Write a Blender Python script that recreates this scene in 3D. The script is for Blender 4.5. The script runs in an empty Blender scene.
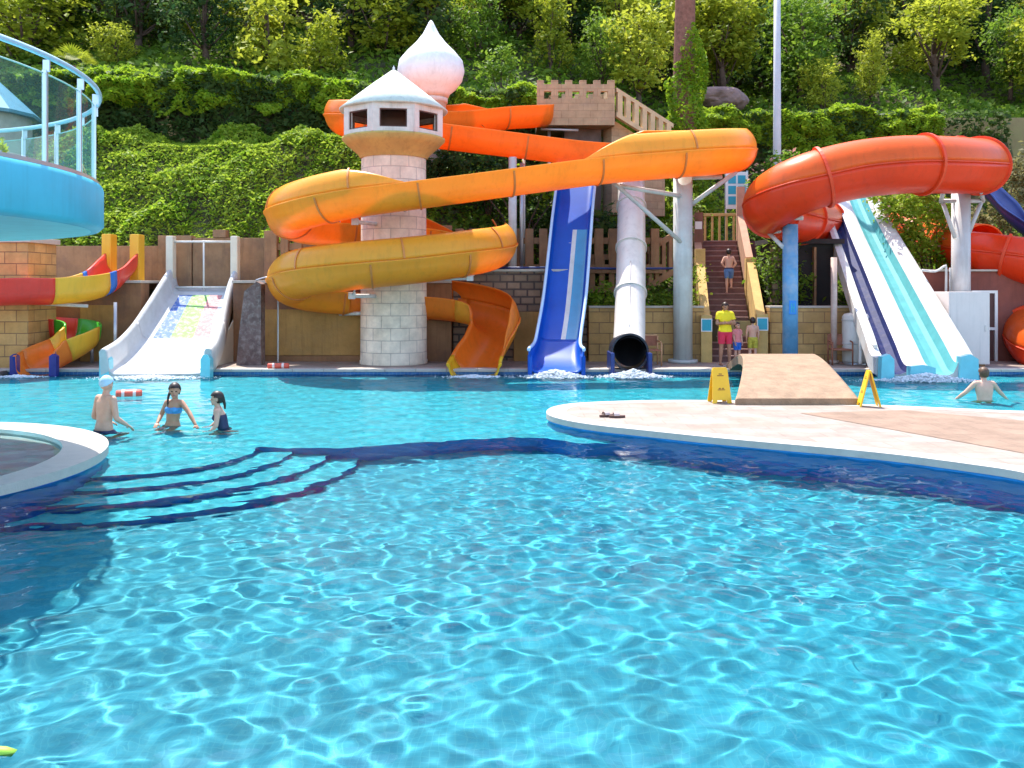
import bpy, bmesh, math, random
import numpy as np
from mathutils import Vector, Matrix, noise as mnoise
R = math.radians
PI = math.pi
random.seed(7)
rng = np.random.default_rng(11)
SC = bpy.context.scene
COL = SC.collection

# ------------------------------------------------------------------ picture geometry
F, CX, CY, H = 900.0, 512.0, 288.0, 2.24      # focal length in px, principal point, eye height over the water
def P(px, py, Y):
    return Vector(((px-CX)*Y/F, Y, H-(py-CY)*Y/F))
def G(px, py, z=0.12):
    Y = (H-z)*F/(py-CY)
    return Vector(((px-CX)*Y/F, Y, z))

# ------------------------------------------------------------------ materials
MATS = {}
def mat(name, col, rough=0.6, spec=0.4, metal=0.0, var=0.12, scale=3.0, bump=0.0, bscale=40.0, trans=0.0,
        coat=0.0, stain=None, stain_amt=0.0, stain_scale=0.8, streak=0.0):
    """principled material with noise-driven colour variation, optional stains and fine bump"""
    if name in MATS: return MATS[name]
    m = bpy.data.materials.new(name); m.use_nodes = True
    nt = m.node_tree; b = nt.nodes['Principled BSDF']
    b.inputs['Roughness'].default_value = rough
    b.inputs['Specular IOR Level'].default_value = spec
    b.inputs['Metallic'].default_value = metal
    b.inputs['Coat Weight'].default_value = coat
    tc = nt.nodes.new('ShaderNodeTexCoord')
    nz = nt.nodes.new('ShaderNodeTexNoise'); nz.inputs['Scale'].default_value = scale
    nz.inputs['Detail'].default_value = 6; nz.inputs['Roughness'].default_value = .65
    nt.links.new(tc.outputs['Object'], nz.inputs['Vector'])
    cr = nt.nodes.new('ShaderNodeValToRGB')
    lo = [max(0, c*(1-var)) for c in col]; hi = [min(1, c*(1+var)) for c in col]
    cr.color_ramp.elements[0].position = .3; cr.color_ramp.elements[1].position = .7
    cr.color_ramp.elements[0].color = (*lo, 1); cr.color_ramp.elements[1].color = (*hi, 1)
    nt.links.new(nz.outputs['Fac'], cr.inputs['Fac'])
    out = cr.outputs['Color']
    if stain is not None:
        n2 = nt.nodes.new('ShaderNodeTexNoise'); n2.inputs['Scale'].default_value = stain_scale
        n2.inputs['Detail'].default_value = 8; n2.inputs['Roughness'].default_value = .7
        nt.links.new(tc.outputs['Object'], n2.inputs['Vector'])
        r2 = nt.nodes.new('ShaderNodeValToRGB')
        r2.color_ramp.elements[0].position = .48; r2.color_ramp.elements[1].position = .68
        nt.links.new(n2.outputs['Fac'], r2.inputs['Fac'])
        ml = nt.nodes.new('ShaderNodeMath'); ml.operation = 'MULTIPLY'; ml.inputs[1].default_value = stain_amt
        nt.links.new(r2.outputs['Color'], ml.inputs[0])
        mx = nt.nodes.new('ShaderNodeMix'); mx.data_type = 'RGBA'
        nt.links.new(ml.outputs[0], mx.inputs['Factor']); nt.links.new(out, mx.inputs['A'])
        mx.inputs['B'].default_value = (*stain, 1); out = mx.outputs['Result']
    if streak > 0:                                   # rain and rust runs, long in the vertical
        mp = nt.nodes.new('ShaderNodeMapping'); mp.inputs['Scale'].default_value = (7, 7, .55)
        nt.links.new(tc.outputs['Object'], mp.inputs['Vector'])
        n4 = nt.nodes.new('ShaderNodeTexNoise'); n4.inputs['Scale'].default_value = 1; n4.inputs['Detail'].default_value = 7; n4.inputs['Roughness'].default_value = .7
        nt.links.new(mp.outputs[0], n4.inputs['Vector'])
        r4 = nt.nodes.new('ShaderNodeMapRange'); r4.inputs['From Min'].default_value = .50; r4.inputs['From Max'].default_value = .74; r4.inputs['To Max'].default_value = streak
        nt.links.new(n4.outputs['Fac'], r4.inputs['Value'])
        m4 = nt.nodes.new('ShaderNodeMix'); m4.data_type = 'RGBA'; m4.inputs['B'].default_value = (*[c*.42+.012 for c in col], 1)
        nt.links.new(r4.outputs[0], m4.inputs['Factor']); nt.links.new(out, m4.inputs['A']); out = m4.outputs['Result']
    nt.links.new(out, b.inputs['Base Color'])
    if bump > 0:
        n3 = nt.nodes.new('ShaderNodeTexNoise'); n3.inputs['Scale'].default_value = bscale; n3.inputs['Detail'].default_value = 4
        nt.links.new(tc.outputs['Object'], n3.inputs['Vector'])
        bp = nt.nodes.new('ShaderNodeBump'); bp.inputs['Strength'].default_value = bump; bp.inputs['Distance'].default_value = .02
        nt.links.new(n3.outputs['Fac'], bp.inputs['Height']); nt.links.new(bp.outputs['Normal'], b.inputs['Normal'])
    if trans > 0:
        tr = nt.nodes.new('ShaderNodeBsdfTranslucent'); ms = nt.nodes.new('ShaderNodeMixShader')
        ms.inputs[0].default_value = trans; o = nt.nodes['Material Output']
        nt.links.new(out, tr.inputs['Color'])
        nt.links.new(b.outputs[0], ms.inputs[1]); nt.links.new(tr.outputs[0], ms.inputs[2]); nt.links.new(ms.outputs[0], o.inputs['Surface'])
    MATS[name] = m
    return m

def brick_mat(name, c1, c2, mortar, w=.5, h=.25, gap=.012, rough=.85, offset=.5, axes='XZ', bump=.35, stain=None, stain_amt=.0):
    if name in MATS: return MATS[name]
    m = bpy.data.materials.new(name); m.use_nodes = True
    nt = m.node_tree; b = nt.nodes['Principled BSDF']; b.inputs['Roughness'].default_value = rough
    b.inputs['Specular IOR Level'].default_value = .3
    tc = nt.nodes.new('ShaderNodeTexCoord')
    br = nt.nodes.new('ShaderNodeTexBrick')
    br.offset = offset; br.inputs['Scale'].default_value = 1; br.inputs['Brick Width'].default_value = w
    br.inputs['Row Height'].default_value = h; br.inputs['Mortar Size'].default_value = gap; br.inputs['Mortar Smooth'].default_value = .3
    br.inputs['Color1'].default_value = (*c1, 1); br.inputs['Color2'].default_value = (*c2, 1); br.inputs['Mortar'].default_value = (*mortar, 1)
    if axes == 'UV':
        nt.links.new(tc.outputs['UV'], br.inputs['Vector'])
    else:
        sp = nt.nodes.new('ShaderNodeSeparateXYZ'); cb = nt.nodes.new('ShaderNodeCombineXYZ')
        nt.links.new(tc.outputs['Object'], sp.inputs[0])
        ad = nt.nodes.new('ShaderNodeMath'); ad.operation = 'ADD'
        if axes == 'XZ':
            nt.links.new(sp.outputs['X'], ad.inputs[0]); nt.links.new(sp.outputs['Y'], ad.inputs[1])
            nt.links.new(ad.outputs[0], cb.inputs['X']); nt.links.new(sp.outputs['Z'], cb.inputs['Y'])
        else:
            nt.links.new(sp.outputs['X'], cb.inputs['X']); nt.links.new(sp.outputs['Y'], cb.inputs['Y'])
        nt.links.new(cb.outputs[0], br.inputs['Vector'])
    nz = nt.nodes.new('ShaderNodeTexNoise'); nz.inputs['Scale'].default_value = 2.2; nz.inputs['Detail'].default_value = 8
    nz.inputs['Roughness'].default_value = .7
    nt.links.new(tc.outputs['Object'], nz.inputs['Vector'])
    mr = nt.nodes.new('ShaderNodeMapRange'); mr.inputs['From Min'].default_value = .3; mr.inputs['From Max'].default_value = .7
    mr.inputs['To Min'].default_value = .72; mr.inputs['To Max'].default_value = 1.18
    nt.links.new(nz.outputs['Fac'], mr.inputs['Value'])
    mx = nt.nodes.new('ShaderNodeMix'); mx.data_type = 'RGBA'; mx.blend_type = 'MULTIPLY'; mx.inputs['Factor'].default_value = 1
    nt.links.new(br.outputs['Color'], mx.inputs['A']); nt.links.new(mr.outputs[0], mx.inputs['B'])
    out = mx.outputs['Result']
    if stain is not None:
        n2 = nt.nodes.new('ShaderNodeTexNoise'); n2.inputs['Scale'].default_value = .9; n2.inputs['Detail'].default_value = 6
        nt.links.new(tc.outputs['Object'], n2.inputs['Vector'])
        r2 = nt.nodes.new('ShaderNodeMapRange'); r2.inputs['From Min'].default_value = .5; r2.inputs['From Max'].default_value = .7
        r2.inputs['To Max'].default_value = stain_amt
        nt.links.new(n2.outputs['Fac'], r2.inputs['Value'])
        m2 = nt.nodes.new('ShaderNodeMix'); m2.data_type = 'RGBA'; m2.inputs['B'].default_value = (*stain, 1)
        nt.links.new(r2.outputs[0], m2.inputs['Factor']); nt.links.new(out, m2.inputs['A']); out = m2.outputs['Result']
    nt.links.new(out, b.inputs['Base Color'])
    iv = nt.nodes.new('ShaderNodeMath'); iv.operation = 'MULTIPLY_ADD'; iv.inputs[1].default_value = -1.0
    nt.links.new(br.outputs['Fac'], iv.inputs[0])
    sm = nt.nodes.new('ShaderNodeMath'); sm.operation = 'MULTIPLY'; sm.inputs[1].default_value = .6
    nt.links.new(nz.outputs['Fac'], sm.inputs[0]); nt.links.new(sm.outputs[0], iv.inputs[2])
    bp = nt.nodes.new('ShaderNodeBump'); bp.inputs['Strength'].default_value = bump; bp.inputs['Distance'].default_value = .02
    nt.links.new(iv.outputs[0], bp.inputs['Height']); nt.links.new(bp.outputs['Normal'], b.inputs['Normal'])
    MATS[name] = m
    return m

# ------------------------------------------------------------------ objects
def tag(o, label=None, cat=None, group=None, kind=None):
    if label: o['label'] = label
    if cat: o['category'] = cat
    if group: o['group'] = group
    if kind: o['kind'] = kind
    return o

def thing(name, label, cat, loc=(0, 0, 0), rz=0.0, group=None):
    o = bpy.data.objects.new(name, None); COL.objects.link(o)
    o.empty_display_size = .2
    o.location = loc; o.rotation_euler = (0, 0, rz)
    return tag(o, label, cat, group)

def copy_tree(o, parent=None):
    c = o.copy(); COL.objects.link(c)
    if parent is not None: c.parent = parent
    for ch in list(o.children): copy_tree(ch, c)
    return c

class MB:
    """collects shapes into one mesh"""
    def __init__(s):
        s.v = []; s.f = []; s.sm = []; s.mi = []; s.uv = {}
    def add(s, verts, faces, smooth=False, mi=0):
        o = len(s.v); s.v.extend([tuple(p) for p in verts])
        for f in faces:
            s.f.append(tuple(i+o for i in f)); s.sm.append(smooth); s.mi.append(mi)
        return o
    def box(s, lo, hi, mi=0, bev=0.0, M=None):
        x0, y0, z0 = lo; x1, y1, z1 = hi
        if bev <= 0:
            vs = [(x0,y0,z0),(x1,y0,z0),(x1,y1,z0),(x0,y1,z0),(x0,y0,z1),(x1,y0,z1),(x1,y1,z1),(x0,y1,z1)]
            fs = [(0,3,2,1),(4,5,6,7),(0,1,5,4),(1,2,6,5),(2,3,7,6),(3,0,4,7)]
        else:
            bm = bmesh.new(); bmesh.ops.create_cube(bm, size=1)
            for q in bm.verts: q.co = Vector((x0+(q.co.x+.5)*(x1-x0), y0+(q.co.y+.5)*(y1-y0), z0+(q.co.z+.5)*(z1-z0)))
            bmesh.ops.bevel(bm, geom=bm.edges[:], offset=bev, segments=2, affect='EDGES', profile=.6)
            bm.verts.index_update()
            vs = [q.co.copy() for q in bm.verts]; fs = [[q.index for q in f.verts] for f in bm.faces]; bm.free()
        if M is not None: vs = [M @ Vector(p) for p in vs]
        s.add(vs, fs, False, mi); return s
    def tube(s, pts, r, n=10, caps=True, mi=0, smooth=True):
        pts = [Vector(p) for p in pts]; k = len(pts)
        rr = list(r) if hasattr(r, '__len__') else [r]*k
        vs = []; up = None
        for i, p in enumerate(pts):
            t = (pts[min(i+1, k-1)]-pts[max(i-1, 0)]).normalized()
            if up is None:
                up = Vector((0, 0, 1)) if abs(t.z) < .9 else Vector((1, 0, 0))
            a = t.cross(up).normalized(); up = a.cross(t).normalized()
            for j in range(n):
                th = 2*PI*j/n; vs.append(p+a*math.cos(th)*rr[i]+up*math.sin(th)*rr[i])
        fs = [(i*n+j, i*n+(j+1) % n, (i+1)*n+(j+1) % n, (i+1)*n+j) for i in range(k-1) for j in range(n)]
        o = s.add(vs, fs, smooth, mi)
        if caps:
            s.f.append(tuple(o+j for j in reversed(range(n)))); s.sm.append(False); s.mi.append(mi)
            s.f.append(tuple(o+(k-1)*n+j for j in range(n))); s.sm.append(False); s.mi.append(mi)
        return s
    def cyl(s, c, r, h, n=32, r2=None, mi=0, smooth=True):
        c = Vector(c); return s.tube([c, c+Vector((0, 0, h))], [r, r if r2 is None else r2], n, True, mi, smooth)
    def lathe(s, prof, c=(0, 0, 0), n=40, mi=0, smooth=True, a0=0.0, a1=2*PI):
        full = abs(a1-a0-2*PI) < 1e-6; m = n if full else n+1
        vs = [(c[0]+r*math.cos(a0+(a1-a0)*j/n), c[1]+r*math.sin(a0+(a1-a0)*j/n), c[2]+z) for r, z in prof for j in range(m)]
        fs = [(i*m+j, i*m+(j+1) % m, (i+1)*m+(j+1) % m, (i+1)*m+j) for i in range(len(prof)-1) for j in range(n)]
        s.add(vs, fs, smooth, mi); return s
    def prism(s, poly, z0, z1, mi=0, M=None):
        n = len(poly); vs = [(x, y, z0) for x, y in poly]+[(x, y, z1) for x, y in poly]
        if M is not None: vs = [M @ Vector(p) for p in vs]
        fs = [tuple(reversed(range(n))), tuple(range(n, 2*n))]+[(i, (i+1) % n, n+(i+1) % n, n+i) for i in range(n)]
        s.add(vs, fs, False, mi); return s
    def quad(s, a, b, c, d, mi=0):
        s.add([a, b, c, d], [(0, 1, 2, 3)], False, mi); return s
    def grid(s, rows, smooth=True, mi=0, closed=False):
        m = len(rows[0]); vs = [p for r in rows for p in r]
        J = m if closed else m-1
        fs = [(i*m+j, i*m+(j+1) % m, (i+1)*m+(j+1) % m, (i+1)*m+j) for i in range(len(rows)-1) for j in range(J)]
        s.add(vs, fs, smooth, mi); return s
    def build(s, name, m, parent=None, kind=None, loc=None):
        me = bpy.data.meshes.new(name)
        me.from_pydata(s.v, [], s.f)
        me.polygons.foreach_set('use_smooth', s.sm)
        me.polygons.foreach_set('material_index', s.mi)
        for x in (m if isinstance(m, (list, tuple)) else [m]): me.materials.append(x)
        me.update()
        o = bpy.data.objects.new(name, me); COL.objects.link(o)
        if parent is not None: o.parent = parent
        if loc is not None: o.location = loc
        if kind: o['kind'] = kind
        return o

def np_mesh(name, verts, quads, m, smooth=False, parent=None, mi=None):
    me = bpy.data.meshes.new(name)
    nv, nf = len(verts), len(quads)
    me.vertices.add(nv); me.vertices.foreach_set('co', np.asarray(verts, dtype=np.float32).ravel())
    me.loops.add(nf*4); me.loops.foreach_set('vertex_index', np.asarray(quads, dtype=np.int32).ravel())
    me.polygons.add(nf); me.polygons.foreach_set('loop_start', np.arange(nf, dtype=np.int32)*4)
    me.polygons.foreach_set('use_smooth', np.full(nf, smooth))
    for x in (m if isinstance(m, (list, tuple)) else [m]): me.materials.append(x)
    if mi is not None: me.polygons.foreach_set('material_index', np.asarray(mi, dtype=np.int32))
    me.update(calc_edges=True)
    o = bpy.data.objects.new(name, me); COL.objects.link(o)
    if parent is not None: o.parent = parent
    return o

def spline(pts, step=.12):
    """centripetal-like Catmull-Rom through 3D points, resampled to even steps"""
    p = [Vector(q) for q in pts]; p = [p[0]*2-p[1]]+p+[p[-1]*2-p[-2]]
    out = []
    for i in range(1, len(p)-2):
        for k in range(24):
            t = k/24; a, b, c, d = p[i-1], p[i], p[i+1], p[i+2]
            out.append(.5*((2*b)+(c-a)*t+(2*a-5*b+4*c-d)*t*t+(3*b-a-3*c+d)*t**3))
    out.append(p[-2])
    L = [0]
    for i in range(1, len(out)): L.append(L[-1]+(out[i]-out[i-1]).length)
    n = max(2, int(L[-1]/step)); res = []; j = 0
    for k in range(n+1):
        s = L[-1]*k/n
        while j < len(L)-2 and L[j+1] < s: j += 1
        u = (s-L[j])/max(1e-9, L[j+1]-L[j]); res.append(out[j].lerp(out[j+1], u))
    return res
# ------------------------------------------------------------------ camera, world, sun
cd = bpy.data.cameras.new('camera'); cam = bpy.data.objects.new('camera', cd); COL.objects.link(cam)
cam.location = (0, 0, H); cam.rotation_euler = (R(90), 0, 0)
cd.sensor_width = 36; cd.lens = F/1024*36; cd.shift_y = -(384-CY)/1024; cd.clip_end = 2000; cd.clip_start = .05
SC.camera = cam
SUN_EL, SUN_AZ = R(63), R(-26)          # azimuth measured from +Y (behind the slides) towards +X
sd = Vector((math.sin(SUN_AZ)*math.cos(SUN_EL), math.cos(SUN_AZ)*math.cos(SUN_EL), math.sin(SUN_EL)))
w = bpy.data.worlds.new('World'); SC.world = w; w.use_nodes = True
nt = w.node_tree; sk = nt.nodes.new('ShaderNodeTexSky'); sk.sky_type = 'NISHITA'; sk.sun_disc = False
sk.sun_elevation = SUN_EL; sk.sun_rotation = SUN_AZ % (2*PI); sk.air_density = 1.0; sk.dust_density = 1.0
nt.links.new(sk.outputs[0], nt.nodes['Background'].inputs[0]); nt.nodes['Background'].inputs[1].default_value = .15
sl = bpy.data.lights.new('sun', 'SUN'); sl.energy = 2.55; sl.angle = R(.53); sl.color = (1, .95, .86)
sun = bpy.data.objects.new('sun', sl); COL.objects.link(sun); sun.location = sd*60
sun.rotation_euler = sd.to_track_quat('Z', 'Y').to_euler()
sl.cycles.is_caustics_light = True
SC.view_settings.view_transform = 'Standard'; SC.view_settings.look = 'None'; SC.view_settings.gamma = 1
SC.view_settings.exposure = 1.82
SC.view_settings.use_curve_mapping = False
cy = SC.cycles
cy.use_denoising = True; cy.denoiser = 'OPENIMAGEDENOISE'
cy.max_bounces = 10; cy.diffuse_bounces = 4; cy.glossy_bounces = 4; cy.transmission_bounces = 8; cy.transparent_max_bounces = 12
cy.caustics_refractive = True; cy.caustics_reflective = False; cy.blur_glossy = .3
cy.sample_clamp_indirect = 8
# ------------------------------------------------------------------ pool and water
M_pool = brick_mat('pool_mosaic', (.008, .25, .345), (.013, .29, .385), (.03, .31, .39), w=.05, h=.05, gap=.003, rough=.5, offset=0, axes='XY', bump=.0)
M_shal = brick_mat('pool_mosaic_shallow', (.010, .36, .45), (.016, .41, .49), (.04, .42, .49), w=.05, h=.05, gap=.003, rough=.5, offset=0, axes='XY', bump=0)
M_blue = mat('pool_wall_tile', (.02, .24, .62), rough=.4, var=.15)
M_navy = mat('step_riser_tile', (.012, .085, .38), rough=.35, var=.2)
D = -1.5; DS = -.55
recv = []
def caustic(o): o.cycles.is_caustics_receiver = True; recv.append(o); return o

b = MB(); b.quad((-22, -1, D), (24, -1, D), (24, 15.5, D), (-22, 15.5, D))
caustic(b.build('pool_floor', M_pool, kind='structure'))
# shallow shelf at the far side with a drop towards the deep part
edge = [(-22, 13.3), (-2.35, 13.2), (-1.6, 13.55), (-.7, 13.95), (.4, 14.1), (1.0, 13.6), (24, 13.6)]
b = MB()
top = [(x, y, DS) for x, y in edge]
n = len(edge)
b.add(top+[(24, 24, DS), (-22, 24, DS)], [tuple(range(n+2))])
b.add(top+[(x, y, D) for x, y in edge], [(i, n+i, n+i+1, i+1) for i in range(n-1)], mi=1)
caustic(b.build('pool_shelf', [M_shal, M_blue], kind='structure'))
# round steps going down from the shelf
b = MB(); C0 = (-5.5, 13.0)
for r, z in ((3.28, -1.26), (2.8, -1.02), (2.3, -.79), (1.8, -.553)):
    m = 96
    ring = [(C0[0]+r*math.cos(2*PI*k/m), C0[1]+r*math.sin(2*PI*k/m)) for k in range(m)]
    b.add([(x, y, z) for x, y in ring], [tuple(range(m))])
    b.add([(x, y, z) for x, y in ring]+[(x, y, z-.26) for x, y in ring], [(k, m+k, m+(k+1) % m, (k+1) % m) for k in range(m)], mi=1)
caustic(b.build('pool_steps', [M_shal, M_navy], kind='structure'))

# water surface
def waves(X, Y, seed=3, near=None):
    rg = np.random.default_rng(seed)
    Z = np.zeros_like(X)
    for lam0, lam1, n_, slope in ((.8, 1.8, 14, .018), (.28, .66, 28, .045), (.14, .28, 38, .054)):
        wt = 1.0 if near is None or lam1 > .5 else near
        s = slope*math.sqrt(2/n_)
        for i in range(n_):
            lam = lam0*(lam1/lam0)**rg.random(); th = rg.random()*2*PI; k = 2*PI/lam; ph = rg.random()*2*PI
            Z += wt*s/k*np.sin(k*(math.cos(th)*X+math.sin(th)*Y)+ph)
    return Z
def water_sheet(name, x0, x1, ys, dx, m):
    xs = np.concatenate([np.arange(x0, -6, dx*1.4), np.arange(-6, 6, dx*.64), np.arange(6, x1+dx, dx*1.4)]); X, Y = np.meshgrid(xs, ys)
    amp = .80+.20*np.sin(X*.55+1.3*np.sin(Y*.31))*np.cos(Y*.47+.8)
    amp = amp*(1+.15*np.clip((Y-12)/9, 0, 1))
    Z = waves(X, Y, near=.62+.38*np.clip((Y-4.5)/5, 0, 1))*amp
    nx, ny = len(xs), len(ys)
    idx = np.arange(nx*ny).reshape(ny, nx)
    q = np.stack([idx[:-1, :-1], idx[:-1, 1:], idx[1:, 1:], idx[1:, :-1]], -1).reshape(-1, 4)
    return np_mesh(name, np.stack([X, Y, Z], -1).reshape(-1, 3), q, m, smooth=True)
M_water = bpy.data.materials.new('pool_water'); M_water.use_nodes = True
nt = M_water.node_tree
for nd in list(nt.nodes): nt.nodes.remove(nd)
o_ = nt.nodes.new('ShaderNodeOutputMaterial'); rf = nt.nodes.new('ShaderNodeBsdfRefraction')
rf.inputs['IOR'].default_value = 1.333; rf.inputs['Roughness'].default_value = 0; rf.inputs['Color'].default_value = (.97, 1, 1, 1)
fr0 = nt.nodes.new('ShaderNodeFresnel'); fr0.inputs['IOR'].default_value = 1.333
fm = nt.nodes.new('ShaderNodeMath'); fm.operation = 'MULTIPLY'; fm.inputs[1].default_value = .55; nt.links.new(fr0.outputs[0], fm.inputs[0])
gl = nt.nodes.new('ShaderNodeBsdfGlossy'); gl.inputs['Roughness'].default_value = .01
mw = nt.nodes.new('ShaderNodeMixShader'); nt.links.new(fm.outputs[0], mw.inputs[0]); nt.links.new(rf.outputs[0], mw.inputs[1]); nt.links.new(gl.outputs[0], mw.inputs[2])
nt.links.new(mw.outputs[0], o_.inputs['Surface'])
ys = [2.6]
while ys[-1] < 23.44: ys.append(ys[-1]+min(.07, max(.028, .028+.0033*(ys[-1]-6))))
water = water_sheet('pool_water', -13.2, 13.8, np.array(ys), .05, M_water)
water['kind'] = 'structure'
water.cycles.is_caustics_caster = True
# ------------------------------------------------------------------ terrain
def sst(a, b, x):
    t = min(1, max(0, (x-a)/(b-a))); return t*t*(3-2*t)
def wall_y(x): return 33.5+6.5*sst(1.5, 7.0, x)
def wall_top(x): return 10.15-.6*sst(-12, -2, x)+.45*sst(1.5, 7, x)
def terrain(x, y):
    if y < 26.6: return -2.6
    L = 1-sst(-3.0, 3.0, x)                       # 1 on the left (steep planted bank), 0 on the right (flatter)
    base = 2.2*L+1.25*(1-L)
    wy = wall_y(x)
    if y < 27.95: return .3*L+1.25*(1-L)
    if y < 28.35: return base
    if y < wy:
        t = (y-28.35)/(wy-28.35)
        left = 3.1+(4.15*min(1, t/.64)) + .35*max(0, t-.64)/.36
        right = 1.4+4.6*t**1.4
        return left*L+right*(1-L)+.12*mnoise.noise((x*.5, y*.5, 3))
    z = wall_top(x)-.15
    if y > wy+2.2: z += (y-wy-2.2)*.46+.35*max(0, y-62)+1.2*mnoise.noise((x*.12, y*.12, 5))*min(1, (y-wy-2.2)/4)  # unseen far slope steepened so the water mirrors hill instead of sky
    return min(z, 74+3*mnoise.noise((x*.05, y*.05, 9)))
xs = np.concatenate([np.linspace(-900, -70, 16)[:-1], np.linspace(-70, -24, 24)[:-1], np.linspace(-24, 26, 84)[:-1], np.linspace(26, 80, 24)[:-1], np.linspace(80, 900, 16)])
ysl = [-400, -100, -20, 10, 26.55, 26.62, 27.4, 27.94, 27.96, 28.34, 28.36, 28.7, 29.2, 30, 31, 32, 33, 33.48, 33.52, 34, 34.5, 35, 36, 37, 38, 39, 39.7, 40.2, 41, 42]+list(np.arange(43, 110, 1.5))+[130, 170, 260, 500, 1200]
V = [(x, y, terrain(x, y)) for y in ysl for x in xs]; nx = len(xs)
Q = [(j*nx+i, j*nx+i+1, (j+1)*nx+i+1, (j+1)*nx+i) for j in range(len(ysl)-1) for i in range(nx-1)]
M_earth = mat('forest_floor', (.10, .085, .045), rough=1, spec=.1, var=.5, scale=.7, bump=.6, bscale=3, stain=(.05, .07, .02), stain_amt=.8, stain_scale=.35)
hill = np_mesh('hillside_terrain', V, Q, M_earth, smooth=True); hill['kind'] = 'structure'

# ------------------------------------------------------------------ pool surrounds
M_deck = brick_mat('deck_stone', (.30, .235, .195), (.35, .275, .23), (.25, .20, .16), w=.6, h=.4, gap=.010, rough=.8, axes='XY', bump=.15, stain=(.24, .175, .125), stain_amt=.55)
M_cope = mat('coping_stone', (.47, .42, .37), rough=.7, var=.12, scale=5, bump=.2, bscale=60, stain=(.40, .33, .27), stain_amt=.35, stain_scale=2.5)
M_tan = brick_mat('tan_band', (.25, .165, .115), (.28, .185, .13), (.20, .135, .1), w=.5, h=.5, gap=.008, rough=.85, axes='XY', bump=.15)
M_band = brick_mat('waterline_tile', (.03, .13, .36), (.045, .17, .42), (.2, .33, .45), w=.1, h=.1, gap=.004, rough=.3, offset=0, axes='XZ', bump=.1)
def pool_edge(b, line, ztop=.12, zlow=-1.5, flip=False):
    n = len(line)
    f = [(i, i+1, n+i+1, n+i) if not flip else (i, n+i, n+i+1, i+1) for i in range(n-1)]
    b.add([(x, y, ztop) for x, y in line]+[(x, y, zlow) for x, y in line], f, False, 1)
b = MB()
b.box((-40, 23.42, -.9), (40, 26.7, .116), 0)
caustic(b.build('pool_deck', [M_deck], kind='structure'))
b = MB()
for x0 in np.arange(-16.1, 18, .8): b.box((x0+.004, 23.36, .06), (x0+.796, 23.78, .135+.002*math.sin(x0*7)), 0, bev=.012)
b.build('pool_coping', M_cope, kind='structure')
b = MB(); b.box((-16, 23.40, -.9), (18, 23.419, .058)); caustic(b.build('pool_wall', M_band, kind='structure'))
# left and right sides, and the near deck behind the camera
b = MB(); b.box((-60, -30, -1.6), (-13.1, 23.40, .10)); b.box((13.7, -30, -1.6), (60, 23.40, .10)); b.box((-13.1, -30, -1.6), (13.7, 2.65, .10))
b.build('pool_side_deck', M_deck, kind='structure')

# peninsula deck on the right
tipP = [G(545, 413), G(549, 408), G(560, 405), G(580, 402.4), G(640, 400.3), G(700, 400), G(790, 401.5), G(880, 405), G(960, 408.5), G(1024, 411.5)]
botP = [G(1120, 496), G(1024, 472), G(960, 463), G(900, 455), G(830, 448), G(760, 442), G(700, 436.5), G(640, 430), G(600, 426), G(570, 421.5), G(552, 417)]
poly = [(p.x, p.y) for p in tipP]+[(16, 14.2), (16, 8.0)]+[(p.x, p.y) for p in botP]
def smooth_poly(pl, it=2):
    for _ in range(it):
        o = []
        for i in range(len(pl)):
            a, c = pl[i], pl[(i+1) % len(pl)]
            o += [(a[0]*.75+c[0]*.25, a[1]*.75+c[1]*.25), (a[0]*.25+c[0]*.75, a[1]*.25+c[1]*.75)]
        pl = o
    return pl
poly = smooth_poly(poly)
def offset_poly(pl, d):
    n = len(pl); o = []
    area = sum(pl[i][0]*pl[(i+1) % n][1]-pl[(i+1) % n][0]*pl[i][1] for i in range(n)); s = 1 if area > 0 else -1
    for i in range(n):
        a, b_, c = Vector(pl[i-1]), Vector(pl[i]), Vector(pl[(i+1) % n])
        t = (c-a).normalized(); o.append((b_.x-s*t.y*d, b_.y+s*t.x*d))
    return o
inner = offset_poly(poly, .34)
b = MB(); n = len(poly)
b.add([(x, y, .12) for x, y in inner], [tuple(range(n))], False, 0)
b.add([(x, y, .124) for x, y in poly]+[(x, y, .124) for x, y in inner], [(i, (i+1) % n, n+(i+1) % n, n+i) for i in range(n)], False, 1)
b.add([(x, y, .124) for x, y in poly]+[(x, y, .03) for x, y in poly], [(i, n+i, n+(i+1) % n, (i+1) % n) for i in range(n)], False, 1)
wl = offset_poly(poly, .03)
b.add([(x, y, .03) for x, y in poly]+[(x, y, .03) for x, y in wl], [(i, n+i, n+(i+1) % n, (i+1) % n) for i in range(n)], False, 1)
b.add([(x, y, .03) for x, y in wl]+[(x, y, D) for x, y in wl], [(i, n+i, n+(i+1) % n, (i+1) % n) for i in range(n)], False, 2)
caustic(b.build('peninsula_deck', [M_deck, M_cope, M_blue], kind='structure'))
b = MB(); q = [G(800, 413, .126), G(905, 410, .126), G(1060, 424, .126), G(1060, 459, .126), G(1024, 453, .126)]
b.add([tuple(p) for p in q], [(0, 4, 3, 2, 1)]); b.build('tan_deck_band', M_tan, kind='structure')  # tan band, darker than the peninsula deck around it

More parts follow.
